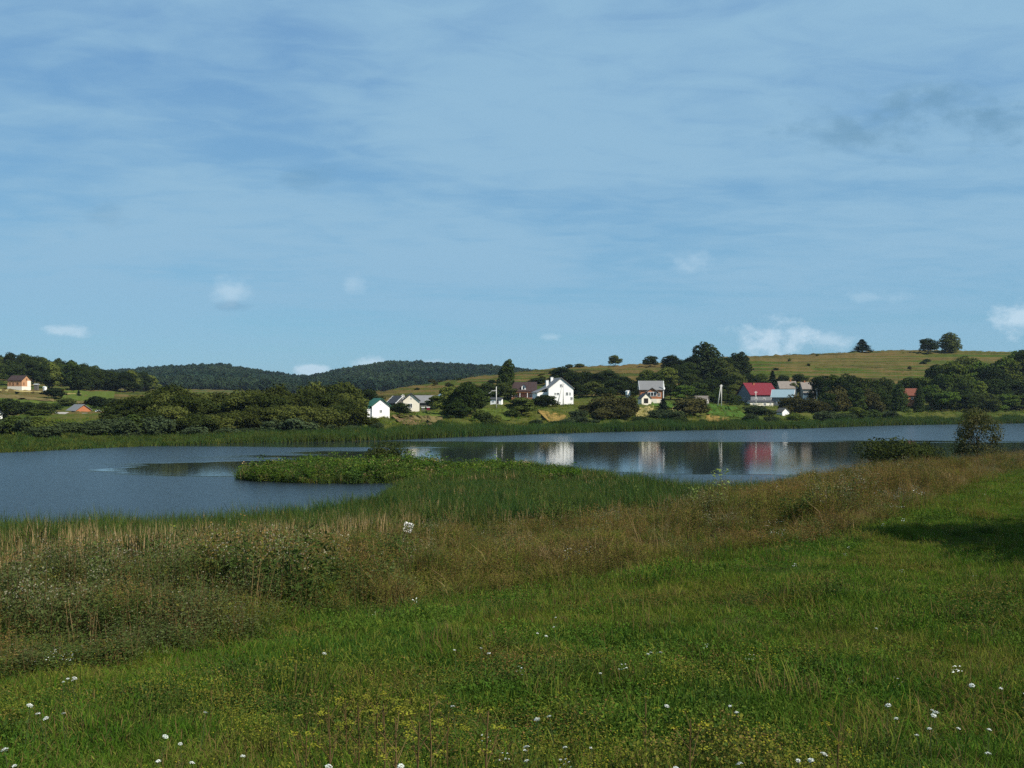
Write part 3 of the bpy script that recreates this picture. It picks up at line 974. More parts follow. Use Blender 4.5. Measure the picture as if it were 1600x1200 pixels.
class PM:
    """plant mesh: triangles with several materials"""
    def __init__(self):
        self.V, self.T, self.M, self.n = [], [], [], 0

    def add(self, V, T, mi):
        self.V.append(V)
        self.T.append(T + self.n)
        self.M.append(np.full(len(T), mi) if np.isscalar(mi) else mi)
        self.n += len(V)
        return self

    def mesh(self, name, mats):
        return np_mesh(name, np.concatenate(self.V), np.concatenate(self.T), mats, np.concatenate(self.M))


M['g_green'] = leaf('meadow_grass', (.056, .130, .012), (.092, .140, .016), .28, .36, .6, (.135, .150, .026))
M['g_dark'] = leaf('lush_grass', (.044, .100, .016), (.064, .112, .016), .5, .34, .5)
M['g_yel'] = leaf('yellowing_grass', (.135, .130, .022), (.110, .132, .020), .4, .3, .6)
M['g_dry'] = leaf('dry_grass', (.150, .105, .040), (.115, .090, .030), .5, .25, .7)
M['clover'] = leaf('clover_leaves', (.050, .105, .014), (.075, .118, .018), .7, .25, .6)
M['yflower'] = leaf('yellow_flowers', (.23, .21, .020), (.16, .17, .022), 1.0, .2, .5)
M['wflower'] = leaf('white_flowers', (.72, .74, .68), (.62, .66, .60), 1.0, .15, .2)
M['fluff'] = leaf('pale_seed_fluff', (.26, .24, .17), (.20, .19, .12), 1.0, .2, .5)
M['mug'] = leaf('grey_green_herb', (.082, .104, .034), (.056, .080, .022), .25, .25, .6)
M['nettle'] = leaf('dark_herb', (.038, .068, .016), (.055, .080, .018), .25, .25, .6)
M['olive'] = leaf('olive_herb', (.130, .120, .024), (.098, .112, .022), .22, .28, .6)
M['rust'] = leaf('rusty_seed_heads', (.175, .100, .034), (.145, .110, .034), .2, .25, .7)
M['brownst'] = leaf('brown_stems', (.105, .070, .030), (.130, .090, .040), .5, .2, .5)
M['reed'] = leaf('reed_leaves', (.042, .080, .018), (.060, .088, .020), .12, .28, .5)
M['reedb'] = leaf('blue_green_reed_leaves', (.030, .070, .020), (.044, .076, .018), .12, .28, .5)
M['reedy'] = leaf('yellowing_reed_leaves', (.092, .098, .020), (.070, .090, .018), .1, .28, .5)
M['straws'] = leaf('dead_reed_stalks', (.36, .265, .135), (.27, .185, .085), .4, .15, .5)

G = lambda *k: [M[x] for x in k]
rgp = np.random.default_rng(5)


def p_grass(n, rad, h0, h1, wd, bend, mats, wts):
    p = PM()
    V, T, mi = blades(n, rad, h0, h1, wd, bend, rgp, len(mats), wts)
    p.add(V, T, mi)
    return p.mesh('grass', G(*mats))


turf = [
    p_grass(130, .30, .04, .13, .0065, .7, ['g_green', 'g_dark', 'g_dry'], [.62, .28, .10]),
    p_grass(130, .30, .05, .15, .006, .8, ['g_green', 'g_yel', 'g_dry'], [.6, .28, .12]),
    p_grass(120, .28, .04, .12, .007, .6, ['g_dark', 'g_green', 'g_yel'], [.55, .35, .10]),
    p_grass(90, .26, .06, .20, .006, .9, ['g_yel', 'g_dry', 'g_green'], [.35, .25, .40]),
    p_grass(60, .22, .10, .30, .005, .5, ['g_dry', 'g_green', 'brownst'], [.35, .45, .20]),
]


def p_leafy(n, rad, h, size, mat, extra=None, nx=0, sz=.01, zx=.9):
    p = PM()
    C = np.stack([rgp.normal(0, rad * .5, n), rgp.normal(0, rad * .5, n), rgp.uniform(.1, 1, n) * h], 1)
    Nn = np.stack([rgp.normal(0, .5, n), rgp.normal(0, .5, n), np.full(n, .8)], 1)
    p.add(*kites(C, Nn, size, rgp, .62), 0)
    V, T, mi = blades(14, rad * .5, h * .5, h, .006, .4, rgp)
    p.add(V, T, 0)
    mats = [mat]
    if extra:
        C = np.stack([rgp.normal(0, rad * .45, nx), rgp.normal(0, rad * .45, nx), rgp.uniform(zx, 1.15, nx) * h], 1)
        Nn = np.stack([rgp.normal(0, .4, nx), rgp.normal(0, .4, nx), np.full(nx, 1)], 1)
        p.add(*kites(C, Nn, sz, rgp, .8), 1)
        mats.append(extra)
    return p.mesh('herb', G(*mats))


turf += [
    p_leafy(110, .26, .10, .013, 'clover'),
    p_leafy(80, .24, .14, .013, 'clover', 'yflower', 10, .005),
    p_leafy(80, .22, .22, .010, 'g_yel', 'yflower', 34, .0055, .75),
    p_leafy(60, .20, .18, .012, 'nettle', 'rust', 30, .007, .7),
]
turf.append(p_leafy(110, .26, .13, .011, 'nettle'))


def p_stemmed(ns, rad, h0, h1, leafmat, topmat, nleaf, lsize, ntop, tsize, stemmat=None, bushy=.10, topspan=.22, flat=.6, wd=.008):
    """several leafy stems with seed heads or flowers on top"""
    p = PM()
    mats = [leafmat, topmat, stemmat or leafmat]
    for k in range(ns):
        a_ = rgp.uniform(0, 6.283)
        r_ = rad * math.sqrt(rgp.uniform(0, 1))
        b0 = np.array([math.cos(a_) * r_, math.sin(a_) * r_, 0])
        h = rgp.uniform(h0, h1)
        tip = b0 + np.array([math.cos(a_) * h * rgp.uniform(0, .28), math.sin(a_) * h * rgp.uniform(0, .28), h])
        side = np.array([math.cos(a_ + 1.57), math.sin(a_ + 1.57), 0]) * wd * .5
        p.add(np.stack([b0 - side, b0 + side, tip + side * .5, tip - side * .5]), np.array([[0, 1, 2], [0, 2, 3]]), 2)
        s = rgp.uniform(.08, .96, nleaf)
        spread = bushy * (1.15 - s * .7)
        C = b0 + (tip - b0) * s[:, None] + rgp.normal(0, 1, (nleaf, 3)) * spread[:, None] * np.array([1, 1, .5])
        C[:, 2] = np.maximum(C[:, 2], .02)
        Nn = rgp.normal(0, 1, (nleaf, 3)) + np.array([0, 0, flat * 1.5])
        p.add(*kites(C, Nn, lsize, rgp, .38), 0)
        if ntop:
            s = rgp.uniform(1 - topspan, 1.05, ntop)
            C = b0 + (tip - b0) * s[:, None] + rgp.normal(0, 1, (ntop, 3)) * np.array([1, 1, .4]) * bushy * .55
            p.add(*kites(C, rgp.normal(0, 1, (ntop, 3)) + np.array([0, 0, .6]), tsize, rgp, .7), 1)
    return p.mesh('herb', G(*mats))


herbs = [
    p_stemmed(9, .28, .55, 1.0, 'mug', 'fluff', 34, .026, 2, .009, 'brownst', .11),          # 0 grey green herb
    p_stemmed(8, .26, .50, .9, 'mug', 'fluff', 30, .025, 10, .011, 'brownst', .10),          # 1 with pale fluff
    p_stemmed(9, .26, .45, .8, 'nettle', 'olive', 34, .030, 5, .014, 'brownst', .11),         # 2 dark
    p_stemmed(8, .26, .45, .85, 'olive', 'yflower', 32, .022, 3, .008, 'brownst', .10),      # 3 olive
    p_stemmed(10, .30, .55, 1.0, 'olive', 'rust', 12, .024, 26, .012, 'brownst', .06, .45),   # 4 rusty
    p_stemmed(9, .28, .45, .9, 'brownst', 'rust', 12, .022, 22, .012, 'brownst', .06, .4),   # 5 brown
    p_grass(70, .26, .35, .85, .009, .75, ['olive', 'g_dry', 'g_green', 'rust'], [.38, .22, .28, .12]),      # 6 tall grass
    p_grass(70, .26, .30, .70, .009, .85, ['g_green', 'g_yel', 'g_dark'], [.45, .3, .25]),   # 7 green tall grass
    p_stemmed(7, .24, .5, .9, 'olive', 'yflower', 26, .022, 14, .008, None, .09),            # 8 yellow-topped
    p_grass(50, .24, .5, 1.05, .008, .5, ['g_dry', 'straws', 'rust', 'olive'], [.35, .15, .25, .25]),        # 9 dry tall
    p_stemmed(7, .24, .6, 1.05, 'nettle', 'wflower', 26, .028, 8, .012, None, .09),          # 10 white flowered
]


def p_reed(n, rad, h0, h1, wd, bend, mats, wts, stalks=0, sh0=1.2, sh1=1.8):
    p = PM()
    V, T, mi = blades(n, rad, h0, h1, wd, bend, rgp, len(mats), wts)
    p.add(V, T, mi)
    names = list(mats)
    if stalks:
        V, T, mi = blades(stalks, rad, sh0, sh1, .022, .06, rgp)
        p.add(V, T, len(names))
        names.append('straws')
    return p.mesh('reeds', G(*names))


reeds = [
    p_reed(34, .42, 1.3, 2.25, .026, .30, ['reed', 'reedb', 'reedy'], [.55, .27, .18]),
    p_reed(34, .42, 1.2, 2.05, .026, .22, ['reedb', 'reed', 'reedy'], [.6, .3, .1]),
    p_reed(28, .42, 1.2, 2.0, .026, .35, ['reed', 'reedy', 'g_dry'], [.55, .3, .15], 3),
    p_reed(22, .42, 1.0, 1.7, .024, .3, ['reed', 'reedy', 'rust'], [.40, .3, .30], 12, 1.2, 1.9),
    p_reed(26, .42, .9, 1.5, .026, .4, ['reedy', 'reed', 'g_yel'], [.45, .35, .2], 1),
]
farreeds = [
    p_reed(26, .7, 1.8, 2.8, .07, .22, ['reed', 'reedb'], [.6, .4]),
    p_reed(26, .7, 1.7, 2.6, .07, .22, ['reedb', 'reed'], [.7, .3]),
    p_reed(24, .7, 1.4, 2.3, .07, .3, ['reedy', 'reed'], [.65, .35]),
    p_reed(20, .7, 1.3, 2.2, .07, .2, ['reed', 'reedy'], [.6, .4], 3, .7, 1.3),
]


def frac(px, Y):
    return (Y - edge_depth(px)) / np.maximum(belt_depth(px) - edge_depth(px), 1)


# meadow turf, over the ground from the camera to the weed edge (and a little into it)
px, Y = sample(46000, 5.5, 95, 1.3)
X = (px - CX) / F * Y
ok = (Y < edge_depth(px) + .8 + 1.5 * (vnoise(X, Y, .9, 3) - .5))
px, Y, X = px[ok], Y[ok], X[ok]
n = len(px)
v1, v2, v3 = vnoise(X, Y, .35, 1), vnoise(X, Y, .8, 2), rng.uniform(0, 1, n)
pick = np.where(v1 < .36, 2, np.where(v1 < .62, 0, 1))
pick = np.where((v2 > .60) & (v3 < .6), 5, pick)
pick = np.where((vnoise(X, Y, 1.3, 53) > .8) & (v3 < .4), 9, pick)
pick = np.where((v2 < .30) & (v3 < .5), 3, pick)
pick = np.where((v3 > .94), 4, pick)
warm = np.clip((14.0 - Y) / 4.0, 0, 1) * (vnoise(X, Y, .5, 9) > .42)
v4 = rng.uniform(0, 1, n)
pick = np.where((v4 < .22 * warm), 7, pick)
pick = np.where((v4 > 1 - .22 * warm), 8, pick)
pick = np.where((vnoise(X, Y, .55, 57) > .78) & (v4 > .55), 8, pick)
pick = np.where((vnoise(X, Y, .6, 6) > .72) & (v4 > .4) & (v4 < .7), 6, pick)
s = rng.uniform(.8, 1.35, n) * np.clip(.9 + Y / 70, .95, 1.7) * np.where(v1 < .36, 1.15, 1.0)
bump_ = .48 + .7 * vnoise(X, Y, 1.6, 51) * vnoise(X, Y, .5, 52) * 2
scl = np.stack([s * 1.1, s * 1.1, s * bump_ * rng.uniform(.75, 1.35, n)], 1)
tag(scatter('meadow_grass', pos_of(px, Y), rots(n), scl, pick, turf), 'short mixed green grass and clover covering the near meadow', 'grass', kind='stuff')

# weeds between the meadow and the reeds
px, Y = sample(42000, 9.5, 135, 1.0)
X = (px - CX) / F * Y
f = frac(px, Y)
lim = np.interp(px, [-260, 0, 400, 600, 700, 800, 960, 1080, 1200, 1400, 1860], [.50, .50, .54, .54, .42, .40, .46, .72, .96, 1.0, 1.0])
ok = (f > -.02) & (f < lim + .10 * (vnoise(X, Y, .4, 4) - .5)) & (rng.uniform(0, 1, len(px)) < .25 + 1.1 * vnoise(X, Y, .7, 12))
px, Y, X, f = px[ok], Y[ok], X[ok], f[ok]
n = len(px)
u = rng.uniform(0, 1, n)
z1, z2 = vnoise(X, Y, .22, 7), vnoise(X, Y, .5, 8)
left = np.clip((620 - px) / 380, 0, 1)
right = np.clip((px - 1120) / 250, 0, 1)
mid = 1 - np.maximum(left, right)
W = np.zeros((n, len(herbs)))
W[:, 0] = 3.2 * left * (z1 > .3) + .5 * mid + .25 * right
W[:, 1] = .9 * left * (z2 > .5) * (f > .1) + .35 * mid * (z2 > .6) + .25 * right * (z2 > .62)
W[:, 2] = 1.6 * left * (z2 < .55) + .7 * mid * (z1 < .45) + .35 * right * (z2 < .3)
W[:, 3] = .8 * left + 1.7 * mid + 1.3 * right
W[:, 4] = .25 * left * (f > .35) + 1.0 * mid * (z1 > .42) + 1.9 * right * (z1 > .28)
W[:, 5] = .2 * left + .7 * mid * (z2 > .4) + 1.8 * right * (z1 > .35)
W[:, 6] = .9 * left * (f > .3) + 1.5 * mid + 1.6 * right
W[:, 7] = .7 * (f < .25) + .4 * mid
W[:, 8] = .35 * mid * (z2 > .55) + .2 * left * (z2 > .65) + .25 * right
W[:, 9] = .5 * left * (f > .35) + .5 * mid + 1.0 * right
W[:, 10] = .02 * left + .02 * mid + .04 * right + 3.0 * ((px > 1335) & (px < 1450) & (Y > 80) & (z2 > .35)) + 1.2 * ((px > 1180) & (px < 1350) & (Y > 50) & (z2 > .7))
W /= W.sum(1, keepdims=True)
pick = (np.cumsum(W, 1) < u[:, None]).sum(1).clip(0, len(herbs) - 1)
hs = (.22 + .42 * vnoise(X, Y, .3, 10) + .8 * vnoise(X, Y, .75, 19) ** 2) * np.clip(.85 + f * 4, .85, 1.1) * rng.uniform(.75, 1.15, n)
hs *= np.where(px < 640, np.clip(1.35 - 2.0 * np.clip(f - .08, 0, 1), .42, 1.2), 1.0) * np.interp(px, [1100, 1300, 1600], [1, 1.12, 1.0])
ws = rng.uniform(.9, 1.4, n) * np.clip(.9 + Y / 120, .9, 1.7)
tag(scatter('weeds', pos_of(px, Y, .03), rots(n, .08), np.stack([ws, ws, hs], 1), pick, herbs), 'tall mixed weeds turning rusty brown between meadow and reeds', 'weeds', kind='stuff')

# bushy weed clumps that stand over the rest
clumps = [
    p_stemmed(26, .55, .75, 1.25, 'mug', 'fluff', 34, .034, 2, .010, 'brownst', .14),
    p_stemmed(26, .55, .70, 1.15, 'nettle', 'olive', 34, .044, 6, .018, 'brownst', .14),
    p_stemmed(24, .50, .75, 1.2, 'olive', 'rust', 22, .026, 22, .014, 'brownst', .10, .4),
    p_stemmed(24, .55, .65, 1.1, 'mug', 'fluff', 32, .032, 16, .013, 'brownst', .13),
]
px, Y = sample(3000, 12, 115, .9)
X = (px - CX) / F * Y
f = frac(px, Y)
lim = np.interp(px, [-260, 0, 400, 600, 700, 800, 960, 1080, 1200, 1400, 1860], [.40, .40, .42, .44, .38, .36, .42, .66, .9, .95, .95])
ok = (f > .005) & (f < lim) & (vnoise(X, Y, .25, 61) + .5 * vnoise(X, Y, .8, 62) > .72)
px, Y, X, f = px[ok], Y[ok], X[ok], f[ok]
n = len(px)
u = rng.uniform(0, 1, n)
lf = np.clip((700 - px) / 350, 0, 1)
pick = np.where(u < .30 + .25 * lf, np.where(rng.uniform(0, 1, n) < lf, 0, 2), np.where(u < .75, np.where(rng.uniform(0, 1, n) < .35 + .4 * lf, 1, 2), np.where(rng.uniform(0, 1, n) < .5 + .4 * lf, 3, 2)))
s = rng.uniform(.55, 1.1, n) * (.65 + .8 * vnoise(X, Y, .45, 63)) * np.clip(.8 + f * 3, .8, 1.0) * np.where(px < 560, 1.3, 1.0) * np.where(px < 640, np.clip(1.2 - 2.4 * np.clip(f - .1, 0, 1), .35, 1), 1.0)
tag(scatter('weed_clumps', pos_of(px, Y, .04), rots(n, .06), np.stack([s * 1.1, s * 1.1, s], 1), pick, clumps), 'bushy grey-green and brown weed clumps standing over the other weeds', 'weeds', kind='stuff')

lp = rng.uniform(838, 968, 46)
lY = np.array([depth_for(p_, 897 - (p_ - 838) * .09, 10, 60) for p_ in lp]) + rng.uniform(0, 1.0, 46)
lipm = [p_grass(70, .3, .35, .75, .012, .8, ['brownst', 'rust', 'nettle', 'straws'], [.45, .15, .3, .1])]
tag(scatter('bank_lip_grass', pos_of(lp, lY, .05), rots(46, .15), np.ones((46, 3)), np.zeros(46), lipm), 'dark withered grass on the lip of the small bank', 'grass', kind='stuff')

# tall dead stalks standing out of the weeds
stalk = [p_stemmed(5, .35, .9, 1.35, 'brownst', 'rust', 3, .03, 14, .016, 'straws', .035, .25, wd=.012),
         p_stemmed(4, .35, .8, 1.25, 'olive', 'fluff', 6, .035, 10, .016, 'brownst', .05, .15, wd=.012),
         p_grass(14, .3, .7, 1.3, .012, .35, ['straws', 'g_dry', 'rust'], [.4, .35, .25])]
px, Y = sample(2400, 12, 125, .9)
X = (px - CX) / F * Y
f = frac(px, Y)
lim = np.interp(px, [-260, 0, 400, 600, 700, 800, 960, 1080, 1200, 1400, 1860], [.50, .50, .54, .54, .42, .40, .46, .72, .96, 1.0, 1.0])
ok = (f > .02) & (f < lim) & (vnoise(X, Y, .4, 81) > .35)
px, Y = px[ok], Y[ok]
n = len(px)
s = rng.uniform(.6, 1.0, n)
tag(scatter('dead_stalks', pos_of(px, Y, .04), rots(n, .10), np.stack([s, s, s], 1), rng.choice(3, n, p=[.4, .25, .35]), stalk), 'thin dead stalks and seed heads sticking out of the weeds', 'stalks', kind='stuff')

# near reed belt and reed island
px, Y = sample(26000, 30, 136, .75)
X = (px - CX) / F * Y
f = frac(px, Y)
isl = 1 - ((X + 15) / 13.2) ** 2 - ((Y - 101) / 7.6) ** 2
start = np.interp(px, [-260, 0, 400, 600, 700, 800, 960, 1080, 1150, 1250, 1400, 1860], [.45, .45, .49, .48, .36, .34, .40, .62, .80, .90, .93, .95])
inb = (f > start + .12 * (vnoise(X, Y, .35, 5) - .5)) & (Y < belt_depth(px) - 1.0 + 2.5 * (vnoise(X, Y, .3, 15) - .5))
# the belt gives way to low marsh plants where it meets the island
ok = inb | (isl > .02)
px, Y, X, isl, f = px[ok], Y[ok], X[ok], isl[ok], f[ok]
n = len(px)
u = rng.uniform(0, 1, n)
nn = vnoise(X, Y, .12, 17)
pick = np.where(u < .5, 0, 1)
dead = np.clip((720 - px) / 160, .14, 1) * np.clip(1.35 - (f - .42) / .34, 0, 1)
pick = np.where((u > 1 - .85 * dead), 3, np.where(u > 1 - dead, 2, pick))
pick = np.where((isl > -.3) & (rng.uniform(0, 1, n) < .75), np.where(u < .6, 4, 2), pick)
pick = np.where((rng.uniform(0, 1, n) < .10 + .25 * (vnoise(X, Y, .3, 27) > .6)), 2, pick)
on_is = (isl > 0)
back = (px > 620) & (Y > 88)
hs = rng.uniform(.70, 1.12, n) * (.70 + .30 * nn + .25 * vnoise(X, Y, .5, 18))
hs = np.where(on_is, hs * rng.uniform(.35, 1.0, n), hs)
hs = np.where(back, hs * .72, hs)
pick = np.where(back & (rng.uniform(0, 1, n) < .6), np.where(u < .5, 4, 2), pick)
hs *= np.interp(px, [1080, 1180, 1300], [1, .72, .8])
hs *= np.where((px > 560) & (px < 980) & ~back, np.interp(Y, [58, 74, 88], [.95, .68, .5]), 1.0)
ws = rng.uniform(.9, 1.3, n) * np.clip(.8 + Y / 130, 1, 1.6)
tag(scatter('near_reeds', np.stack([X, Y, np.maximum(H(X, Y), -.25) - .03], 1), rots(n, .05), np.stack([ws, ws, hs], 1), pick, reeds), 'tall green reeds and cattails with tan stalks along the near shore and island', 'reeds', kind='stuff')

# leafy plants among the island reeds
px, Y = sample(4200, 84, 118, .5, 380, 980)
X = (px - CX) / F * Y
isl = 1 - ((X + 15) / 13.2) ** 2 - ((Y - 101) / 7.6) ** 2
ok = (isl > .03) | ((px > 600) & (px < 900) & (Y > 90) & (Y < belt_depth(px) - 3) & (vnoise(X, Y, .2, 31) > .40))
px, Y, X = px[ok], Y[ok], X[ok]
n = len(px)
marsh = [
    p_stemmed(10, .4, .6, 1.1, 'clover', 'g_green', 22, .075, 8, .045, None, .16),
    p_stemmed(10, .4, .6, 1.2, 'nettle', 'clover', 22, .10, 8, .06, None, .16),
    p_stemmed(8, .4, .5, 1.0, 'g_yel', 'straws', 18, .08, 5, .04, 'straws', .15),
]
hs = rng.uniform(.8, 1.3, n) * (.8 + .6 * vnoise(X, Y, .3, 33)) * np.interp(Y, [88, 96, 106], [.55, .65, .85]) * rng.uniform(.6, 1.5, n)
tag(scatter('marsh_herbs', np.stack([X, Y, np.maximum(H(X, Y), -.1)], 1), rots(n, .08), np.stack([hs * 1.2, hs * 1.2, hs], 1), rng.choice(3, n, p=[.28, .52, .2]), marsh), 'broad-leaved marsh plants growing over the reed island', 'marsh plants', kind='stuff')

# reeds on the far shore
n = 9000
px = rng.uniform(-200, 1800, n)
sh = shore_depth(px)
wdt = np.interp(px, [-200, 0, 180, 350, 600, 900, 1200, 1600], [22, 22, 15, 10, 11, 9, 9, 12])
Y = sh - 2.5 + wdt * rng.uniform(0, 1, n) ** 1.2
X = (px - CX) / F * Y
dk = vnoise(px, px * 0, .012, 3)
u = rng.uniform(0, 1, n)
yel = np.interp(px, [-200, 150, 350, 560, 620, 760, 1200, 1330, 1400, 1600], [.85, .85, .7, .6, .35, .2, .12, .3, .6, .5])
pick = np.where(u < yel * .75, 2, np.where(u < .45 + yel * .3, 0, np.where(u < .85, 1, 3)))
pick = np.where((Y < sh - .8) & (rng.uniform(0, 1, n) < .5), 3, pick)
hs = rng.uniform(.7, 1.15, n) * (.7 + .45 * vnoise(px, Y, .05, 21)) * np.interp(px, [-200, 200, 400, 600], [.42, .50, .72, .95])
ws = rng.uniform(.9, 1.5, n)
tag(scatter('far_reeds', np.stack([X, Y, np.maximum(H(X, Y), -.2) - .05], 1), rots(n, .04), np.stack([ws, ws, hs], 1), pick, farreeds), 'band of green reeds along the far shore of the lake', 'reeds', kind='stuff')

# rough grass on the far banks and hill
px = rng.uniform(-200, 1800, 9000)
Y = shore_depth(px) + 6 + 75 * rng.uniform(0, 1, 9000) ** 1.3
P = pos_of(px, Y, .05)
rough = [p_reed(22, .9, .25, .7, .09, .7, ['g_green', 'g_yel', 'olive'], [.4, .35, .25]), p_reed(22, .9, .25, .8, .09, .6, ['g_dark', 'g_green', 'g_yel'], [.4, .35, .25])]
tag(scatter('bank_grass', P, rots(9000), np.stack([rng.uniform(.7, 1.4, 9000)] * 2 + [rng.uniform(.4, 1.0, 9000)], 1), rng.integers(0, 2, 9000), rough), 'rough tufted grass on the far bank below the houses', 'grass', kind='stuff')
NH = 2600
px = rng.uniform(560, 1800, NH)
Y = rng.uniform(370, 570, NH)
P = pos_of(px, Y, .05)
hillg = [p_reed(24, 1.3, .2, .6, .12, .7, ['olive', 'g_dry', 'g_yel'], [.5, .25, .25]), p_reed(24, 1.3, .2, .7, .12, .6, ['olive', 'g_green', 'rust'], [.45, .3, .25])]
tag(scatter('hill_grass', P, rots(NH), np.stack([rng.uniform(.6, 1.5, NH)] * 2 + [rng.uniform(.3, .9, NH)], 1), (vnoise(P[:, 0], P[:, 2] * 6, .1, 2) > .5).astype(int), hillg), 'dry tufted grass on the open hill slopes', 'grass', kind='stuff')

# forest on the far hills
crowns = []
for sd_ in range(5):
    rg = np.random.default_rng(40 + sd_)
    lob = []
    for k in range(6):
        a_ = k * 2.4
        lob.append((math.cos(a_) * 2.2, math.sin(a_) * 2.2, rg.uniform(4, 7), 2.2, 2.2, 2.2))
    lob.append((rg.uniform(-1, 1), rg.uniform(-1, 1), 7.6 + rg.uniform(-1.4, 1), 2.2, 2.2, 1.8))
    lob.append((0, 0, 4, 3.6, 3.6, 3.4))
    V_, Q_ = lobed_crown(lob, 420, 1.15, rg)
    crowns.append(np_mesh('crown', V_, Q_, M['farwood']))
n = 26000
px = rng.uniform(150, 1000, n)
Y = rng.uniform(0, 1, n)
Y = 950 + 620 * Y
P = pos_of(px, Y, .5)
s = rng.uniform(.45, 1.15, n) * (.75 + .5 * vnoise(P[:, 0], P[:, 1], .02, 3))
tag(scatter('forest', P, np.stack([np.zeros(n), np.zeros(n), rng.uniform(0, 6.28, n)], 1), np.stack([s, s, s * rng.uniform(.85, 1.2, n)], 1), rng.integers(0, 5, n), crowns), 'dark blue-green forest covering the two far hills', 'forest', kind='stuff')

# ------------------------------------------------------------------ buildings
M['white'] = solid('white_render', (.80, .79, .76), .85, .12, 1.5)
M['cream'] = solid('cream_render', (.72, .66, .54), .85, .15, 1.5)
M['salmon'] = solid('salmon_render', (.55, .22, .15), .85, .2, 1.5)
M['brick'] = solid('orange_brick', (.36, .135, .06), .9, .35, 4)
M['rawbrick'] = solid('raw_buff_brick', (.42, .225, .115), .9, .3, 3)
M['greyw'] = solid('grey_render', (.16, .17, .18), .9, .25, 2)
M['palegrey'] = solid('pale_block_wall', (.30, .28, .25), .9, .3, 2)
M['plank'] = solid('brown_planks', (.19, .09, .045), .9, .4, 5)
M['greyplank'] = solid('weathered_planks', (.10, .095, .085), .9, .4, 5)
M['r_green'] = solid('green_sheet_roof', (.022, .105, .060), .5, .3, 2)
M['r_grey'] = solid('grey_slate_roof', (.165, .165, .165), .8, .35, 2)
M['r_dark'] = solid('dark_sheet_roof', (.045, .045, .048), .7, .3, 2)
M['r_brown'] = solid('brown_tile_roof', (.040, .024, .022), .8, .3, 2)
M['r_red'] = solid('crimson_sheet_roof', (.125, .004, .011), .65, .25, 2)
M['r_blue'] = solid('blue_grey_sheet_roof', (.22, .30, .33), .45, .2, 2)
M['r_tile'] = solid('old_tile_roof', (.20, .17, .145), .9, .45, 4)
M['r_rust'] = solid('rust_red_roof', (.14, .045, .026), .85, .35, 3)
M['trim'] = solid('white_trim', (.78, .78, .76), .6, .1, 3)
M['concrete'] = solid('pale_concrete', (.55, .53, .49), .9, .2, 3)
M['glass'] = solid('window_glass', (.018, .022, .028), .12, .2, 2, .5)
M['dark'] = solid('dark_opening', (.012, .011, .010), .95, .2, 2)
M['metal'] = solid('grey_metal', (.35, .36, .37), .45, .2, 3, .5)
M['sheet'] = solid('pale_sheet_metal', (.62, .63, .62), .5, .15, 3)


def opening(parent, side, u, z, ww, wh, W, L, name='window', frame='trim', pane='glass', bars=True):
    e_ = .06
    mb = MB()
    t_ = .09
    for (x0, x1, z0, z1) in ((-ww / 2, ww / 2, wh / 2 - t_, wh / 2), (-ww / 2, ww / 2, -wh / 2, -wh / 2 + t_), (-ww / 2, -ww / 2 + t_, -wh / 2 + t_, wh / 2 - t_), (ww / 2 - t_, ww / 2, -wh / 2 + t_, wh / 2 - t_)):
        mb.box(x0, x1, -e_, .02, z0, z1)
    if bars:
        mb.box(-.04, .04, -e_ + .01, .02, -wh / 2 + t_, wh / 2 - t_)
    o = mb.build(name, M[frame], parent)
    rz, loc = {'f': (0, (u, -L / 2, z)), 'b': (math.pi, (-u, L / 2, z)), 'l': (-math.pi / 2, (-W / 2, -u, z)), 'r': (math.pi / 2, (W / 2, u, z))}[side]
    o.location, o.rotation_euler = loc, (0, 0, rz)
    MB().box(-ww / 2 + t_ * .7, ww / 2 - t_ * .7, -.025, .02, -wh / 2 + t_ * .7, wh / 2 - t_ * .7).build('door_leaf' if name == 'door' else 'pane', M[pane], o)
    return o


def roof_slabs(W, L, h, rise, oh, th=.16, x0=0, y0=0):
    mb = MB()
    sl = rise / (W / 2)
    for sg in (-1, 1):
        xe = sg * (W / 2 + oh)
        ze = h - oh * sl
        p = [(0, h + rise), (xe, ze)]
        V_ = []
        for yy in (-L / 2 - oh, L / 2 + oh):
            for (xx, zz_) in p:
                V_.append((xx, yy, zz_ + .02))
                V_.append((xx, yy, zz_ + th + .02))
        fs = [(0, 2, 6, 4), (1, 5, 7, 3), (0, 1, 3, 2), (4, 6, 7, 5), (2, 3, 7, 6), (0, 4, 5, 1)]
        mb.add(V_, [f_ if sg > 0 else f_[::-1] for f_ in fs])
    return mb


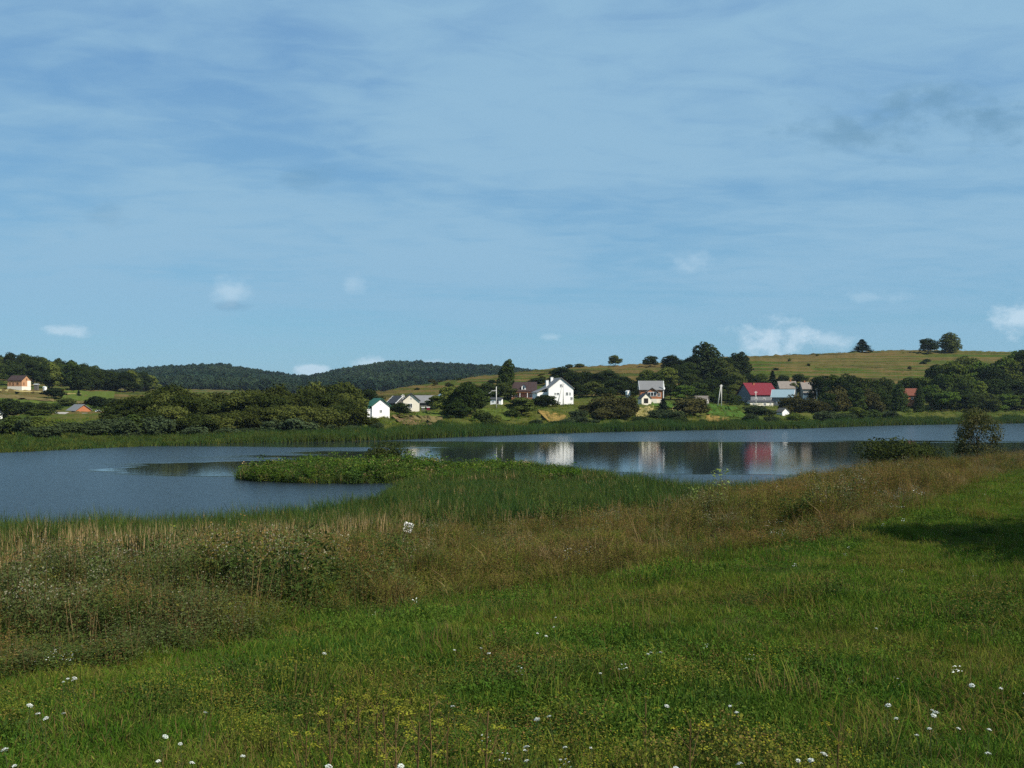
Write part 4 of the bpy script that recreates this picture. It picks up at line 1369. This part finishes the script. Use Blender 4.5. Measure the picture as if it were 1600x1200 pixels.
def house(name, label, px, ybase, rot, W, L, h, rise, wall, roof, cat='house', oh=.35, win=(), doors=(), chim=(), plinth=None, group=None, Y=None, frame='trim', pane='glass', dz=0.0, verge=None):
    Y = Y or depth_far(px, ybase)
    X, Yw = world_xy(px, Y)
    z = CZ - (ybase - HY) * Y / F if ybase else float(H(X, Yw))
    e = empty(name, (X, Yw, z + dz), R(rot))
    mb = MB()
    b0 = -1.6
    mb.add([(-W / 2, -L / 2, b0), (W / 2, -L / 2, b0), (W / 2, -L / 2, h), (0, -L / 2, h + rise), (-W / 2, -L / 2, h),
            (-W / 2, L / 2, b0), (W / 2, L / 2, b0), (W / 2, L / 2, h), (0, L / 2, h + rise), (-W / 2, L / 2, h)],
           [(0, 1, 2, 3, 4), (9, 8, 7, 6, 5), (1, 6, 7, 2), (5, 0, 4, 9)])
    mb.build('wall', M[wall], e)
    rf = roof_slabs(W, L, h, rise, oh).build('roof', M[roof], e)
    for (cx_, cy_, cs, cz_) in chim:
        zr = h + rise * (1 - abs(cx_) / (W / 2))
        ch = MB().box(cx_ - cs / 2, cx_ + cs / 2, cy_ - cs / 2, cy_ + cs / 2, zr - .4, zr + cz_).box(cx_ - cs / 2 - .06, cx_ + cs / 2 + .06, cy_ - cs / 2 - .06, cy_ + cs / 2 + .06, zr + cz_, zr + cz_ + .1)
        ch.build('chimney', M['white'] if wall == 'white' else M['brick'], rf)
    if plinth:
        MB().box(-W / 2 - .04, W / 2 + .04, -L / 2 - .04, L / 2 + .04, b0, plinth[1]).build('plinth', M[plinth[0]], e)
    if verge:
        v = MB()
        sl = rise / (W / 2)
        for yy in (-L / 2 - oh - .04, L / 2 + oh + .04):
            for sg in (-1, 1):
                v.bar((0, yy, h + rise + .12), (sg * (W / 2 + oh), yy, h - oh * sl + .12), .09, n=4)
        v.build('bargeboard', M[verge], e)
    for a_ in win:
        opening(e, *a_, W, L, frame=frame, pane=pane)
    for a_ in doors:
        opening(e, *a_, W, L, name='door', frame=frame, pane='dark', bars=False)
    tag(e, label, cat, group)
    return e


# small white cottage with the green roof, its lean-to and the brown shed
hA = house('house', 'small white cottage with green sheet roof and plain gable', 590, 650.5, 27, 4.5, 4.8, 2.6, 1.7, 'white', 'r_green', oh=.3,
           win=[('f', 0, 1.25, .7, .8), ('f', 0, 3.0, .3, .35), ('l', .4, 1.4, .6, .7)], verge='r_green')
# annexe on its left as one more volume of the same cottage
mb = MB().box(-3.3, -2.02, -1.9, 1.6, -1.4, 1.9)
mb.build('annexe_wall', M['white'], hA)
MB().add([(-3.5, -2.1, 1.9), (-2.0, -2.1, 2.35), (-2.0, 1.9, 2.35), (-3.5, 1.9, 1.9), (-3.5, -2.1, 2.02), (-2.0, -2.1, 2.47), (-2.0, 1.9, 2.47), (-3.5, 1.9, 2.02)],
         [(0, 3, 2, 1), (4, 5, 6, 7), (0, 1, 5, 4), (1, 2, 6, 5), (2, 3, 7, 6), (3, 0, 4, 7)]).build('annexe_roof', M['r_green'], hA)
house('shed', 'brown plank shed with grey roof left of the white cottage', 557, 655, 20, 2.0, 2.4, 1.7, .5, 'plank', 'r_grey', 'shed', .2, doors=[('f', 0, .8, .7, 1.5)], frame='plank')
# cream house with the long grey roof
house('house', 'cream gabled house with dark window below the grassy slope', 642, 642, 8, 4.6, 5.5, 3.0, 1.9, 'cream', 'r_dark', oh=.35, win=[('f', -.3, 1.5, 1.2, 1.3), ('f', 0, 3.6, .5, .5)], verge='r_dark')
house('barn', 'long low barn with grey roof right of the cream house', 664, 640.5, 92, 5.5, 7.0, 2.4, 2.0, 'greyplank', 'r_grey', 'barn', .4, doors=[('l', 1.5, 1.0, 1.4, 1.9)], Y=308, frame='greyplank')
house('barn', 'dark-walled barn with pale roof edge left of the cream house', 622, 643, 35, 4.4, 5.5, 2.6, 1.9, 'greyplank', 'r_dark', 'barn', .35, doors=[('f', 0, 1.0, 1.4, 1.9)], Y=292, frame='greyplank', verge='trim')
house('shed', 'pale blue-grey shed gable half hidden by trees right of the long barn', 694, 634, 20, 3.0, 3.0, 3.2, 1.0, 'palegrey', 'r_blue', 'shed', .25, Y=312, win=[('f', 0, 2.2, .8, .8)])
# plain lidded boxes of unknown use, standing in the yard below the barn
for k, (px_, yb, col) in enumerate(((661, 642.5, 'sheet'), (669, 642.5, 'r_red'))):
    Y_ = depth_far(px_, yb)
    X_, _ = world_xy(px_, Y_)
    e = empty('lidded_box', (X_, Y_, float(H(X_, Y_))), .2)
    MB().box(-.42, .42, -.35, .35, .25, 1.0).build('box', M['greyplank' if k == 0 else 'r_red'], e)
    MB().box(-.5, .5, -.42, .42, 1.003, 1.18).build('lid', M['trim'], e)
    mb = MB()
    for sx_ in (-.35, .35):
        for sy_ in (-.3, .3):
            mb.box(sx_ - .04, sx_ + .04, sy_ - .04, sy_ + .04, -.2, .25)
    mb.build('stand', M['greyplank'], e)
    tag(e, ('grey box with a white lid standing in the yard below the barn', 'red box with a white lid standing in the yard below the barn')[k], 'box')
# brown-roofed house
hD = house('house', 'salmon house with dark brown roof and little white dormer', 818, 625, 90, 8.0, 8.6, 3.2, 3.0, 'salmon', 'r_brown', oh=.4, Y=346,
           win=[('l', -2.6, 1.5, .9, 1.2), ('l', 2.4, 1.5, .9, 1.2)])
MB().box(-5.4, -4.02, -4.2, 4.2, -1.2, .9).build('porch_parapet', M['plank'], hD)
for u_ in (-4.0, -1.3, 1.3, 4.0):
    MB().box(-5.3, -5.1, u_ - .1, u_ + .1, .9, 2.55).build('porch_post', M['trim'], hD)
MB().box(-5.4, -4.0, -4.3, 4.3, 2.553, 2.75).build('porch_lintel', M['plank'], hD)
dm = MB()
dm.add([(-3.9, -.75, 3.6), (-3.9, .75, 3.6), (-3.9, .75, 4.6), (-3.9, 0, 5.4), (-3.9, -.75, 4.6), (-1.5, -.75, 3.6), (-1.5, .75, 3.6), (-1.5, .75, 4.6), (-1.5, 0, 5.4), (-1.5, -.75, 4.6)],
       [(0, 4, 3, 2, 1), (0, 5, 9, 4), (1, 2, 7, 6)])
dorm = dm.build('dormer', M['trim'], hD)
MB().add([(-4.2, 0, 5.5), (-4.2, 1.0, 4.45), (-1.5, 1.0, 4.45), (-1.5, 0, 5.5), (-4.2, -1.0, 4.45), (-1.5, -1.0, 4.45), (-4.2, 0, 5.62), (-4.2, 1.0, 4.57), (-1.5, 1.0, 4.57), (-1.5, 0, 5.62), (-4.2, -1.0, 4.57), (-1.5, -1.0, 4.57)],
         [(6, 7, 8, 9), (6, 9, 11, 10), (0, 1, 7, 6), (4, 0, 6, 10), (1, 2, 8, 7), (5, 4, 10, 11)]).build('dormer_roof', M['r_brown'], dorm)
MB().box(-3.96, -3.90, -.28, .28, 3.75, 4.7).build('dormer_window', M['glass'], dorm)
# big white house
hE = house('house', 'big white two-storey house with grey roof and two white chimneys', 871, 628.5, 13, 8.2, 8.5, 4.5, 3.2, 'white', 'r_grey', oh=.35, Y=318,
           win=[('f', .2, 5.3, 1.1, 1.0), ('f', -1.9, 2.7, .6, .8), ('f', -1.0, 2.7, .9, .8), ('f', 2.0, 2.7, .8, 1.1), ('f', 3.0, 2.7, .6, 1.0), ('f', 3.5, 1.2, .8, 1.0), ('l', 0, 2.8, .8, 1.1)],
           chim=[(-3.3, 0.6, .8, 1.9), (-1.2, 2.6, .8, 1.3)])
# its lower wing and glazed porch
wg = MB().box(-7.4, -4.103, -2.6, 3.8, -1.6, 3.2)
wg.build('wing_wall', M['white'], hE)
MB().add([(-7.8, -3.0, 3.0), (-3.9, -3.0, 4.7), (-3.9, 4.2, 4.7), (-7.8, 4.2, 3.0), (-7.8, -3.0, 3.16), (-3.9, -3.0, 4.86), (-3.9, 4.2, 4.86), (-7.8, 4.2, 3.16)],
         [(0, 3, 2, 1), (4, 5, 6, 7), (0, 1, 5, 4), (1, 2, 6, 5), (2, 3, 7, 6), (3, 0, 4, 7)]).build('wing_roof', M['r_grey'], hE)
MB().box(-7.3, -4.2, -3.2, -2.603, -1.6, 1.9).build('porch', M['greyw'], hE)
MB().box(-5.9, -5.2, -3.25, -3.2, -.2, 1.7).build('porch_door', M['dark'], hE)
# brick house with slate roof
hF = house('house', 'orange brick house with grey slate roof, white bay window and cream plinth', 1017, 627, 87, 7.0, 7.4, 4.0, 2.7, 'brick', 'r_grey', oh=.4, Y=330,
           win=[('l', 2.4, 2.2, 1.0, 1.3)], plinth=('cream', .8), verge='trim')
bay = MB().add([(-4.6, -1.6, .8), (-4.6, 1.6, .8), (-4.6, 1.6, 3.2), (-4.6, 0, 4.3), (-4.6, -1.6, 3.2), (-2.5, -1.6, .8), (-2.5, 1.6, .8), (-2.5, 1.6, 3.2), (-2.5, 0, 4.3), (-2.5, -1.6, 3.2)],
               [(0, 4, 3, 2, 1), (0, 5, 9, 4), (1, 2, 7, 6), (0, 1, 6, 5)]).build('bay', M['brick'], hF)
MB().box(-4.68, -4.603, -1.45, 1.45, 1.7, 3.1).build('bay_frame', M['trim'], bay)
for u_ in (-.95, 0, .95):
    MB().box(-4.72, -4.683, u_ - .38, u_ + .38, 1.85, 2.95).build('pane', M['glass'], bay)
MB().add([(-5.0, 0, 4.45), (-5.0, 2.2, 2.95), (-1.6, 2.2, 2.95), (-1.6, 0, 4.45), (-5.0, -2.2, 2.95), (-1.6, -2.2, 2.95), (-5.0, 0, 4.6), (-5.0, 2.2, 3.1), (-1.6, 2.2, 3.1), (-1.6, 0, 4.6), (-5.0, -2.2, 3.1), (-1.6, -2.2, 3.1)],
         [(6, 7, 8, 9), (6, 9, 11, 10), (0, 1, 7, 6), (4, 0, 6, 10), (1, 2, 8, 7), (5, 4, 10, 11), (0, 3, 2, 1), (4, 5, 3, 0)]).build('bay_roof', M['r_grey'], bay)
MB().box(-4.65, -3.6, -1.6, 1.6, -1.5, .803).build('bay_plinth', M['cream'], hF)
MB().box(-3.75, -3.45, -3.95, -3.70, -1.2, 6.2).build('flue', M['trim'], hF)
house('cellar', 'small cream cellar entrance with dark pitched roof before the brick house', 1007, 629.5, 14, 3.2, 3.2, 1.5, 1.5, 'cream', 'r_dark', 'cellar', .25, Y=318, doors=[('f', -.1, .7, 1.5, 1.6)], frame='greyplank')
# satellite dish on a mast beside it
Xd, Yd = world_xy(1036.5, 333)
e = empty('satellite_dish', (Xd, Yd, float(H(Xd, Yd))), 0)
MB().bar((0, 0, -.3), (0, 0, 5.2), .05).build('mast', M['metal'], e)
mb = MB()
rings = [(0, 0), (.25, .04), (.5, .16)]
vs = [(0, 0, 0)]
for r_, d_ in rings[1:]:
    vs += [(math.cos(k * .5236) * r_, -d_, math.sin(k * .5236) * r_) for k in range(12)]
fs = [(0, 1 + k, 1 + (k + 1) % 12) for k in range(12)] + [(1 + k, 13 + k, 13 + (k + 1) % 12, 1 + (k + 1) % 12) for k in range(12)]
ds = mb.add(vs, fs).build('dish', M['trim'], e, True)
ds.location, ds.rotation_euler = (.05, -.1, 5.2), (R(-25), 0, R(35))
MB().bar((.05, -.1, 5.2), (.3, -.5, 5.3), .02).build('feed_arm', M['metal'], e)
tag(e, 'white satellite dish on a thin mast beside the brick house', 'dish')
house('shed', 'tiny white shed with pale roof left of the brick house', 981, 620, 30, 1.1, 1.2, 1.7, .3, 'white', 'sheet', 'shed', .12, Y=332)
house('shed', 'little shed with mossy straw-coloured roof beside the lawn', 1096, 631.5, 62, 3.2, 4.2, 1.2, 1.5, 'palegrey', 'r_tile', 'shed', .3, Y=335, doors=[('f', 0, .6, .8, 1.2)])
# red-roofed house
hI = house('house', 'grey house with bright crimson sheet roof', 1183, 634, -68, 8.2, 11.4, 4.2, 3.9, 'greyw', 'r_red', oh=.45, Y=356,
           win=[('r', -3.5, 2.2, 1.0, 1.2), ('r', 0, 2.2, 1.0, 1.2), ('r', 3.5, 2.2, 1.0, 1.2), ('f', 0, 2.4, 1.0, 1.2)], chim=[(.6, -2.0, .5, .6)])
house('outbuilding', 'long low white outbuilding with dark roof before the crimson-roofed house', 1187, 637.5, -80, 3.2, 8.6, 2.0, .5, 'cream', 'r_dark', 'outbuilding', .2, Y=343,
      win=[('r', -2.9, 1.3, .8, .8), ('r', 1.2, 1.3, .9, .9), ('r', 3.3, 1.5, .7, .6)])
# blue-grey roof
house('house', 'grey house with shiny blue-grey sheet roof', 1224, 636, 68, 6.0, 7.0, 3.6, 2.4, 'greyw', 'r_blue', oh=.4, Y=345, win=[('l', -1.6, 1.9, .8, 1.2), ('l', 1.2, 1.9, .8, 1.2), ('f', 0, 2.3, .8, 1.0)], verge='sheet')
house('house', 'old house with worn tiled roof behind the blue-grey roof', 1229, 617, 88, 6.5, 6.4, 2.6, 2.6, 'palegrey', 'r_tile', oh=.4, Y=386, win=[('l', 0, 1.4, .9, 1.1)], chim=[(0, -1.5, .5, .7)])
house('house', 'second worn tiled roof, right of a dark tree behind the blue-grey roof', 1261, 617, 88, 6.0, 4.6, 2.4, 2.4, 'palegrey', 'r_tile', oh=.4, Y=382, chim=[(0, 1.0, .5, .6)])
house('outbuilding', 'bright white low wall of an outbuilding below the second tiled roof', 1263, 623.5, 85, 2.6, 3.4, 1.6, .5, 'white', 'r_dark', 'outbuilding', .2, Y=366, doors=[('l', 1.0, .8, .6, 1.3)])
house('cellar', 'little bright white cellar gable above the reeds below the blue-grey roof', 1223, 650, 22, 2.6, 3.0, 1.3, 1.1, 'white', 'greyplank', 'cellar', .22, Y=307, win=[('f', .75, 1.0, .4, .4)])
house('house', 'rust-red roof showing between two columnar trees', 1421, 628, 88, 6.0, 5.2, 2.6, 2.4, 'brick', 'r_rust', oh=.4, Y=376, win=[('l', 0, 1.3, .8, .9)])
# left side: brick shell, barn, walls
hS = house('house', 'unfinished orange brick shell house with brown roof on the hill field', 30, 606, 76, 5.0, 6.8, 3.0, 1.9, 'rawbrick', 'r_brown', oh=.25, Y=400,
           win=[('l', -2.2, 1.7, .8, 1.2), ('l', -.7, 1.6, .8, 1.6), ('l', 1.4, 1.7, 1.1, 1.1), ('f', .2, 3.4, .7, 1.0), ('f', -1.4, 1.6, .7, 1.3)], plinth=('cream', .55), frame='rawbrick', pane='dark')
MB().box(.5, 2.46, -3.48, -3.403, .56, 2.85).build('pale_gable_panel', M['cream'], hS)
house('barn', 'long barn with domed grey slate roof and orange brick gable', 124, 651, 48, 5.2, 6.0, 1.9, 1.8, 'brick', 'r_grey', 'barn', .35, Y=306, doors=[('f', 0, .8, 1.2, 1.6)], frame='plank')
house('shed', 'low pale block shed left of the brick-gabled barn', 90, 655, 86, 2.6, 6.2, 1.5, .4, 'palegrey', 'palegrey', 'shed', .15, Y=288, win=[('l', 1.2, .8, .5, .5)])
house('shed', 'low pale wall-like shed before the brick-gabled barn', 126, 654, 88, 2.2, 5.6, 1.2, .3, 'palegrey', 'r_tile', 'shed', .15, Y=292)
house('shed', 'small dark shed with white roof slope right of the brick-gabled barn', 153, 652, 30, 2.4, 2.6, 1.3, .9, 'greyplank', 'sheet', 'shed', .25, Y=300, doors=[('f', 0, .6, .7, 1.1)])
house('house', 'white walled cottage with dark roof at the thicket by the grey-green shrubs', -8, 656, 30, 3.4, 4.0, 1.8, 1.3, 'white', 'r_dark', oh=.3, Y=262, win=[('f', .8, 1.2, .7, .8)])
e = house('shed', 'white flat shelter roof beside the brick shell house', 57, 603.5, 88, 1.2, 1.5, .7, .12, 'greyplank', 'sheet', 'shed', .2, Y=408)
house('shed', 'tiny white hut at the edge of the hill wood', 70, 608.5, 60, 1.0, 1.2, .8, .3, 'white', 'sheet', 'shed', .1, Y=402)


# ------------------------------------------------------------------ poles
def pole(px_, ybase, ytop, label, Y=None, arm=False, a_frame=0.0, lean=0.0):
    Y = Y or depth_far(px_, ybase)
    X_, _ = world_xy(px_, Y)
    z0 = float(H(X_, Y))
    ht = CZ + (HY - ytop) * Y / F - z0
    e = empty('utility_pole', (X_, Y, z0), 0)
    if a_frame:
        for sg in (0, 1):
            MB().bar((a_frame * sg * -1.0, 0, -.4), (.12 - .2 * sg, .02 * sg, ht), .17, .11).build('leg', M['concrete'], e, True)
    else:
        MB().bar((0, 0, -.4), (lean, 0, ht), .16, .10).build('post', M['concrete'], e, True)
    cz_ = ht * .8 if arm else ht - .5
    ca_ = MB().box(-(1.4 if arm else .5), (.2 if arm else .5), -.07, .07, cz_ - .07, cz_ + .07).build('crossarm', M['concrete'], e)
    for x_ in ((-1.3, -.7, -.3) if arm else (-.42, .42)):
        MB().bar((x_, 0, cz_ + .07), (x_, 0, cz_ + .3), .05, .04, 6).build('insulator', M['trim'], ca_)
    if arm:
        MB().bar((-1.2, 0, cz_), (-2.3, 0, cz_ - .8), .05).build('brace', M['concrete'], e)
    tag(e, label, 'pole')
    return e


pole(629.5, 638, 616, 'pale concrete pole with short crossarm beside the cream house', Y=284)
pole(775.5, 637, 604, 'concrete pole with long left crossarm before the dark trees', Y=300, arm=True)
pole(880, 633, 598, 'concrete pole with slanting strut in front of the big white house', Y=306, a_frame=2.0)
pole(1127, 633, 601, 'twin-legged concrete pole beside the lawn', Y=330, a_frame=1.3)
pole(1181, 634, 611, 'slim white pole in front of the crimson roof', Y=338)
pole(1276.5, 622, 607, 'short white pole before the waterside trees right of the tiled roofs', Y=360)
# white shed glimpsed behind the crossarm pole
house('shed', 'white-fronted shed glimpsed behind the crossarm pole', 776, 632, 80, 2.4, 3.6, 1.6, .5, 'white', 'r_dark', 'shed', .2, Y=316, doors=[('l', .6, .8, .8, 1.4)], win=[('l', -.9, 1.0, .7, .6)])

# ------------------------------------------------------------------ the notice in the weeds
Ys = depth_for(638, 842, 12, 60, 0.0)
Xs, _ = world_xy(638, Ys)
zs = float(H(Xs, Ys))
e = empty('notice_sign', (Xs, Ys, zs), R(6))
sc_ = Ys / F                                       # metres per photograph pixel at that distance
ztop = CZ - (824 - HY) * sc_ - zs                  # board centre over the ground
MB().box(-.03, .03, .02, .06, -.3, ztop + .1).build('stake', M['greyplank'], e)
bw, bh = 14.5 * sc_, 15.5 * sc_
bd = MB().box(-bw / 2, bw / 2, -.012, .012, -bh / 2, bh / 2).build('board', M['white'], e)
bd.location, bd.rotation_euler = (-.01, 0, ztop), (R(-8), R(17), 0)
M['ink'] = solid('faded_grey_ink', (.27, .27, .27), .8, .3, 8)


def letters(txt, size, x, z, sp=1.0):
    cu = bpy.data.curves.new('lettering', 'FONT')
    cu.body, cu.size, cu.align_x, cu.align_y = txt, size, 'CENTER', 'CENTER'
    cu.offset = size * .02
    tmp = bpy.data.objects.new('lettering', cu)
    COL.objects.link(tmp)
    dg = bpy.context.evaluated_depsgraph_get()
    me = bpy.data.meshes.new_from_object(tmp.evaluated_get(dg))
    bpy.data.objects.remove(tmp)
    me.materials.clear()
    me.materials.append(M['ink'])
    o = link(bpy.data.objects.new('lettering', me), bd)
    o.location, o.rotation_euler = (x, -.016, z), (R(90), 0, 0)
    return o


letters('УВАГА', bh * .25, 0, bh * .27)
letters('65', bh * .50, 0, -bh * .16)
tag(e, 'small white notice board tilted on a stake in the weeds', 'sign')

# ------------------------------------------------------------------ white umbels in the meadow
def umbel_mesh(seed, d=.075):
    rg = np.random.default_rng(seed)
    n = 90
    a_ = rg.uniform(0, 6.283, n)
    r_ = d / 2 * np.sqrt(rg.uniform(0, 1, n))
    C = np.stack([np.cos(a_) * r_, np.sin(a_) * r_, -.25 * r_ * r_ / d * 4 + rg.normal(0, .002, n)], 1)
    V_, T_ = kites(C, np.stack([rg.normal(0, .35, n), rg.normal(0, .35, n), np.ones(n)], 1), .0065, rg, .85)
    return np_mesh('flower_head', V_, T_, M['wflower'])


UMB = [umbel_mesh(k) for k in range(4)]
M['stemg'] = solid('flower_stem', (.05, .07, .02), .8, .3, 9)
STEM = []
for k in range(3):
    mb = MB().path([(0, 0, -.03), (.012 * (k - 1), .01, .5), (0, 0, .985)], [.004, .003, .002], 5)
    rg = np.random.default_rng(k)
    for j in range(9):                              # rays that carry the head
        a_ = j * .698
        mb.bar((0, 0, .93), (math.cos(a_) * .025, math.sin(a_) * .025, .99), .0012, .0008, 3)
    for j in range(5):                              # feathery side leaves
        z_ = .15 + .12 * j
        a_ = j * 2.4
        mb.bar((0, 0, z_), (math.cos(a_) * .05, math.sin(a_) * .05, z_ + .08), .0025, .001, 3)
    STEM.append(mb.mesh('stem', M['stemg']))
spots = [(281, 1158), (252, 1185), (307, 1189), (253, 1148), (310, 1115), (377, 1179), (840, 1124), (868, 1118), (512, 1194), (890, 1168), (835, 1189), (1165, 1193), (1250, 1189), (1262, 1186), (1280, 1178), (1545, 1140), (1442, 1151), (1457, 1138),
         (1452, 1107), (1448, 1112), (1468, 1110), (1570, 1076), (1596, 1083), (1383, 1100), (843, 988), (857, 991), (869, 979), (871, 965), (815, 1169), (832, 1165), (1048, 1100), (1160, 1112), (1045, 1195), (713, 1104), (108, 1060), (116, 1056), (122, 1062), (100, 1064),
         (38, 1100), (70, 1112), (75, 1118), (105, 1111), (12, 1166), (920, 1170), (945, 1051), (633, 1190), (20, 1196), (1008, 1022), (1016, 1018), (1030, 1018), (1372, 980), (765, 1018), (752, 1012), (712, 1016), (508, 1020),
         (1525, 1068), (1536, 1172), (1140, 1100), (1398, 1122), (1500, 1135)]
for k, (px_, y_) in enumerate(spots):
    hgt_ = U(.30, .46) if y_ > 1090 else U(.24, .4)
    Y_ = depth_for(px_, y_, 3.5, 60, hgt_)
    X_, _ = world_xy(px_, Y_)
    e = empty('umbel_flower', (X_, Y_, float(H(X_, Y_))), U(0, 6))
    e.rotation_euler = (U(-.16, .16), U(-.16, .16), U(0, 6))
    st = link(bpy.data.objects.new('stem', STEM[k % 3]), e)
    st.scale = (1, 1, hgt_)
    hd = link(bpy.data.objects.new('flower_head', UMB[k % 4]), e)
    hd.location = (0, 0, hgt_)
    f_ = U(.42, .8)
    hd.scale = (f_, f_, f_)
    hd.rotation_euler = (U(-.3, .3), U(-.3, .3), 0)
    tag(e, 'white flat-topped umbel flower on a thin stem in the meadow grass', 'flower', 'white umbel flowers in the meadow')
# the many smaller white blossoms further off
px, Y = sample(300, 8, 60, 1.0)
X = (px - CX) / F * Y
ok = (Y < edge_depth(px) - .3) & (vnoise(X, Y, .35, 44) > .58)
px, Y, X = px[ok], Y[ok], X[ok]
n = len(px)
sm_ = PM()
V_, T_ = kites(np.stack([rgp.normal(0, .03, 7), rgp.normal(0, .03, 7), rgp.uniform(.14, .2, 7)], 1), np.tile([0, -.3, 1.0], (7, 1)), .010, rgp, .8)
sm_.add(V_, T_, 0)
V_, T_, mi_ = blades(7, .03, .10, .18, .004, .2, rgp)
sm_.add(V_, T_, 1)
smm = sm_.mesh('blossom', G('wflower', 'g_green'))
s = rng.uniform(.7, 1.5, n)
tag(scatter('white_blossoms', pos_of(px, Y), rots(n), np.stack([s, s, s], 1), np.zeros(n), [smm]), 'scattered tiny white blossoms across the meadow grass', 'blossoms', kind='stuff')



# ------------------------------------------------------------------ yellow umbels and pale tall weeds that stand out singly
def parsnip(seed):
    rg = np.random.default_rng(seed)
    st, C = MB(), []
    st.path([(0, 0, -.04), (.01, 0, .4), (0, .01, .72)], [.007, .006, .004], 5)
    for k in range(6):
        a_ = k * 2.4 + rg.uniform(-.3, .3)
        z0 = .28 + .07 * k
        L = .30 - .03 * k
        tip = (math.cos(a_) * L * .6, math.sin(a_) * L * .6, z0 + L * .8)
        st.bar((0, 0, z0), tip, .0035, .002, 4)
        for j in range(26):
            aa, rr = rg.uniform(0, 6.283), .045 * math.sqrt(rg.uniform(0, 1))
            C.append((tip[0] + math.cos(aa) * rr, tip[1] + math.sin(aa) * rr, tip[2] + rg.normal(0, .004)))
    C = np.array(C)
    V_, T_ = kites(C, np.stack([rg.normal(0, .3, len(C)), rg.normal(0, .3, len(C)), np.ones(len(C))], 1), .008, rg, .8)
    return st.mesh('stem', M['brownst']), np_mesh('flower_heads', V_, T_, M['yflower'])


PAR = [parsnip(k) for k in range(3)]
for k, (px_, y_) in enumerate(((540, 1112), (560, 1120), (588, 1106), (600, 1125), (515, 1130), (672, 1122), (620, 1150), (700, 1135), (480, 1150), (655, 1160), (760, 1140), (1010, 1120), (1310, 1165), (1080, 1150))):
    hgt_ = U(.8, 1.15)
    Y_ = depth_for(px_, y_, 6, 40, .6 * hgt_)
    X_, _ = world_xy(px_, Y_)
    e = empty('parsnip_plant', (X_, Y_, float(H(X_, Y_))), U(0, 6))
    e.scale = (hgt_, hgt_, hgt_)
    link(bpy.data.objects.new('stem', PAR[k % 3][0]), e)
    link(bpy.data.objects.new('flower_heads', PAR[k % 3][1]), e)
    tag(e, 'branching brown-stemmed plant with small yellow umbels in the meadow', 'plant', 'yellow umbel plants in the meadow')
M['paleleaf'] = leaf('pale_green_leaves', (.16, .20, .055), (.13, .18, .045), .8, .35, .3)
for k, (px_, y_, hh, lab) in enumerate(((975, 796, 1.5, 'tall weed with pale green leaves, left of a pair before the dark reeds'), (992, 798, 1.7, 'tallest weed with pale green leaves, right of a pair before the dark reeds'),
                                        (1086, 800, 1.3, 'pale-leaved weed nearest the pair before the dark reeds'), (1106, 800, 1.3, 'pale-leaved weed in the middle of a loose row at the reed end'), (1126, 800, 1.5, 'pale-leaved weed at the far end of a loose row at the reed end'))):
    rg = np.random.default_rng(70 + k)
    Y_ = depth_for(px_, y_, 20, 100)
    X_, _ = world_xy(px_, Y_)
    e = empty('tall_weed', (X_, Y_, float(H(X_, Y_))), U(0, 6))
    MB().path([(0, 0, -.1), (.04, .02, hh * .5), (0, 0, hh)], [.02, .014, .006], 5).build('stem', M['olive'], e)
    n_ = 46
    z_ = rg.uniform(.2, 1.05, n_) * hh
    C = np.stack([rg.normal(0, .16, n_), rg.normal(0, .16, n_), z_], 1)
    V_, T_ = kites(C, np.stack([rg.normal(0, .5, n_), rg.normal(-.4, .5, n_), np.full(n_, .8)], 1), .075, rg, .6)
    link(bpy.data.objects.new('leaves', np_mesh('leaves', V_, T_, M['paleleaf'])), e)
    tag(e, lab, 'weed')

# ------------------------------------------------------------------ summer haze
hz = bpy.data.materials.new('haze_air')
hz.use_nodes = True
t = NT(hz.node_tree)
vol = t.n('ShaderNodeVolumePrincipled')
vol.inputs['Color'].default_value = (.62, .78, .95, 1)
vol.inputs['Density'].default_value = HAZE
vol.inputs['Anisotropy'].default_value = .2
t.n('ShaderNodeOutputMaterial', ins={1: vol.outputs[0]})
if HAZE > 0:
    tag(MB().box(-6800, 6800, -6800, 6800, -4, 110).build('haze', hz), 'thin pale blue summer haze over the lake and hills', 'haze', kind='stuff')
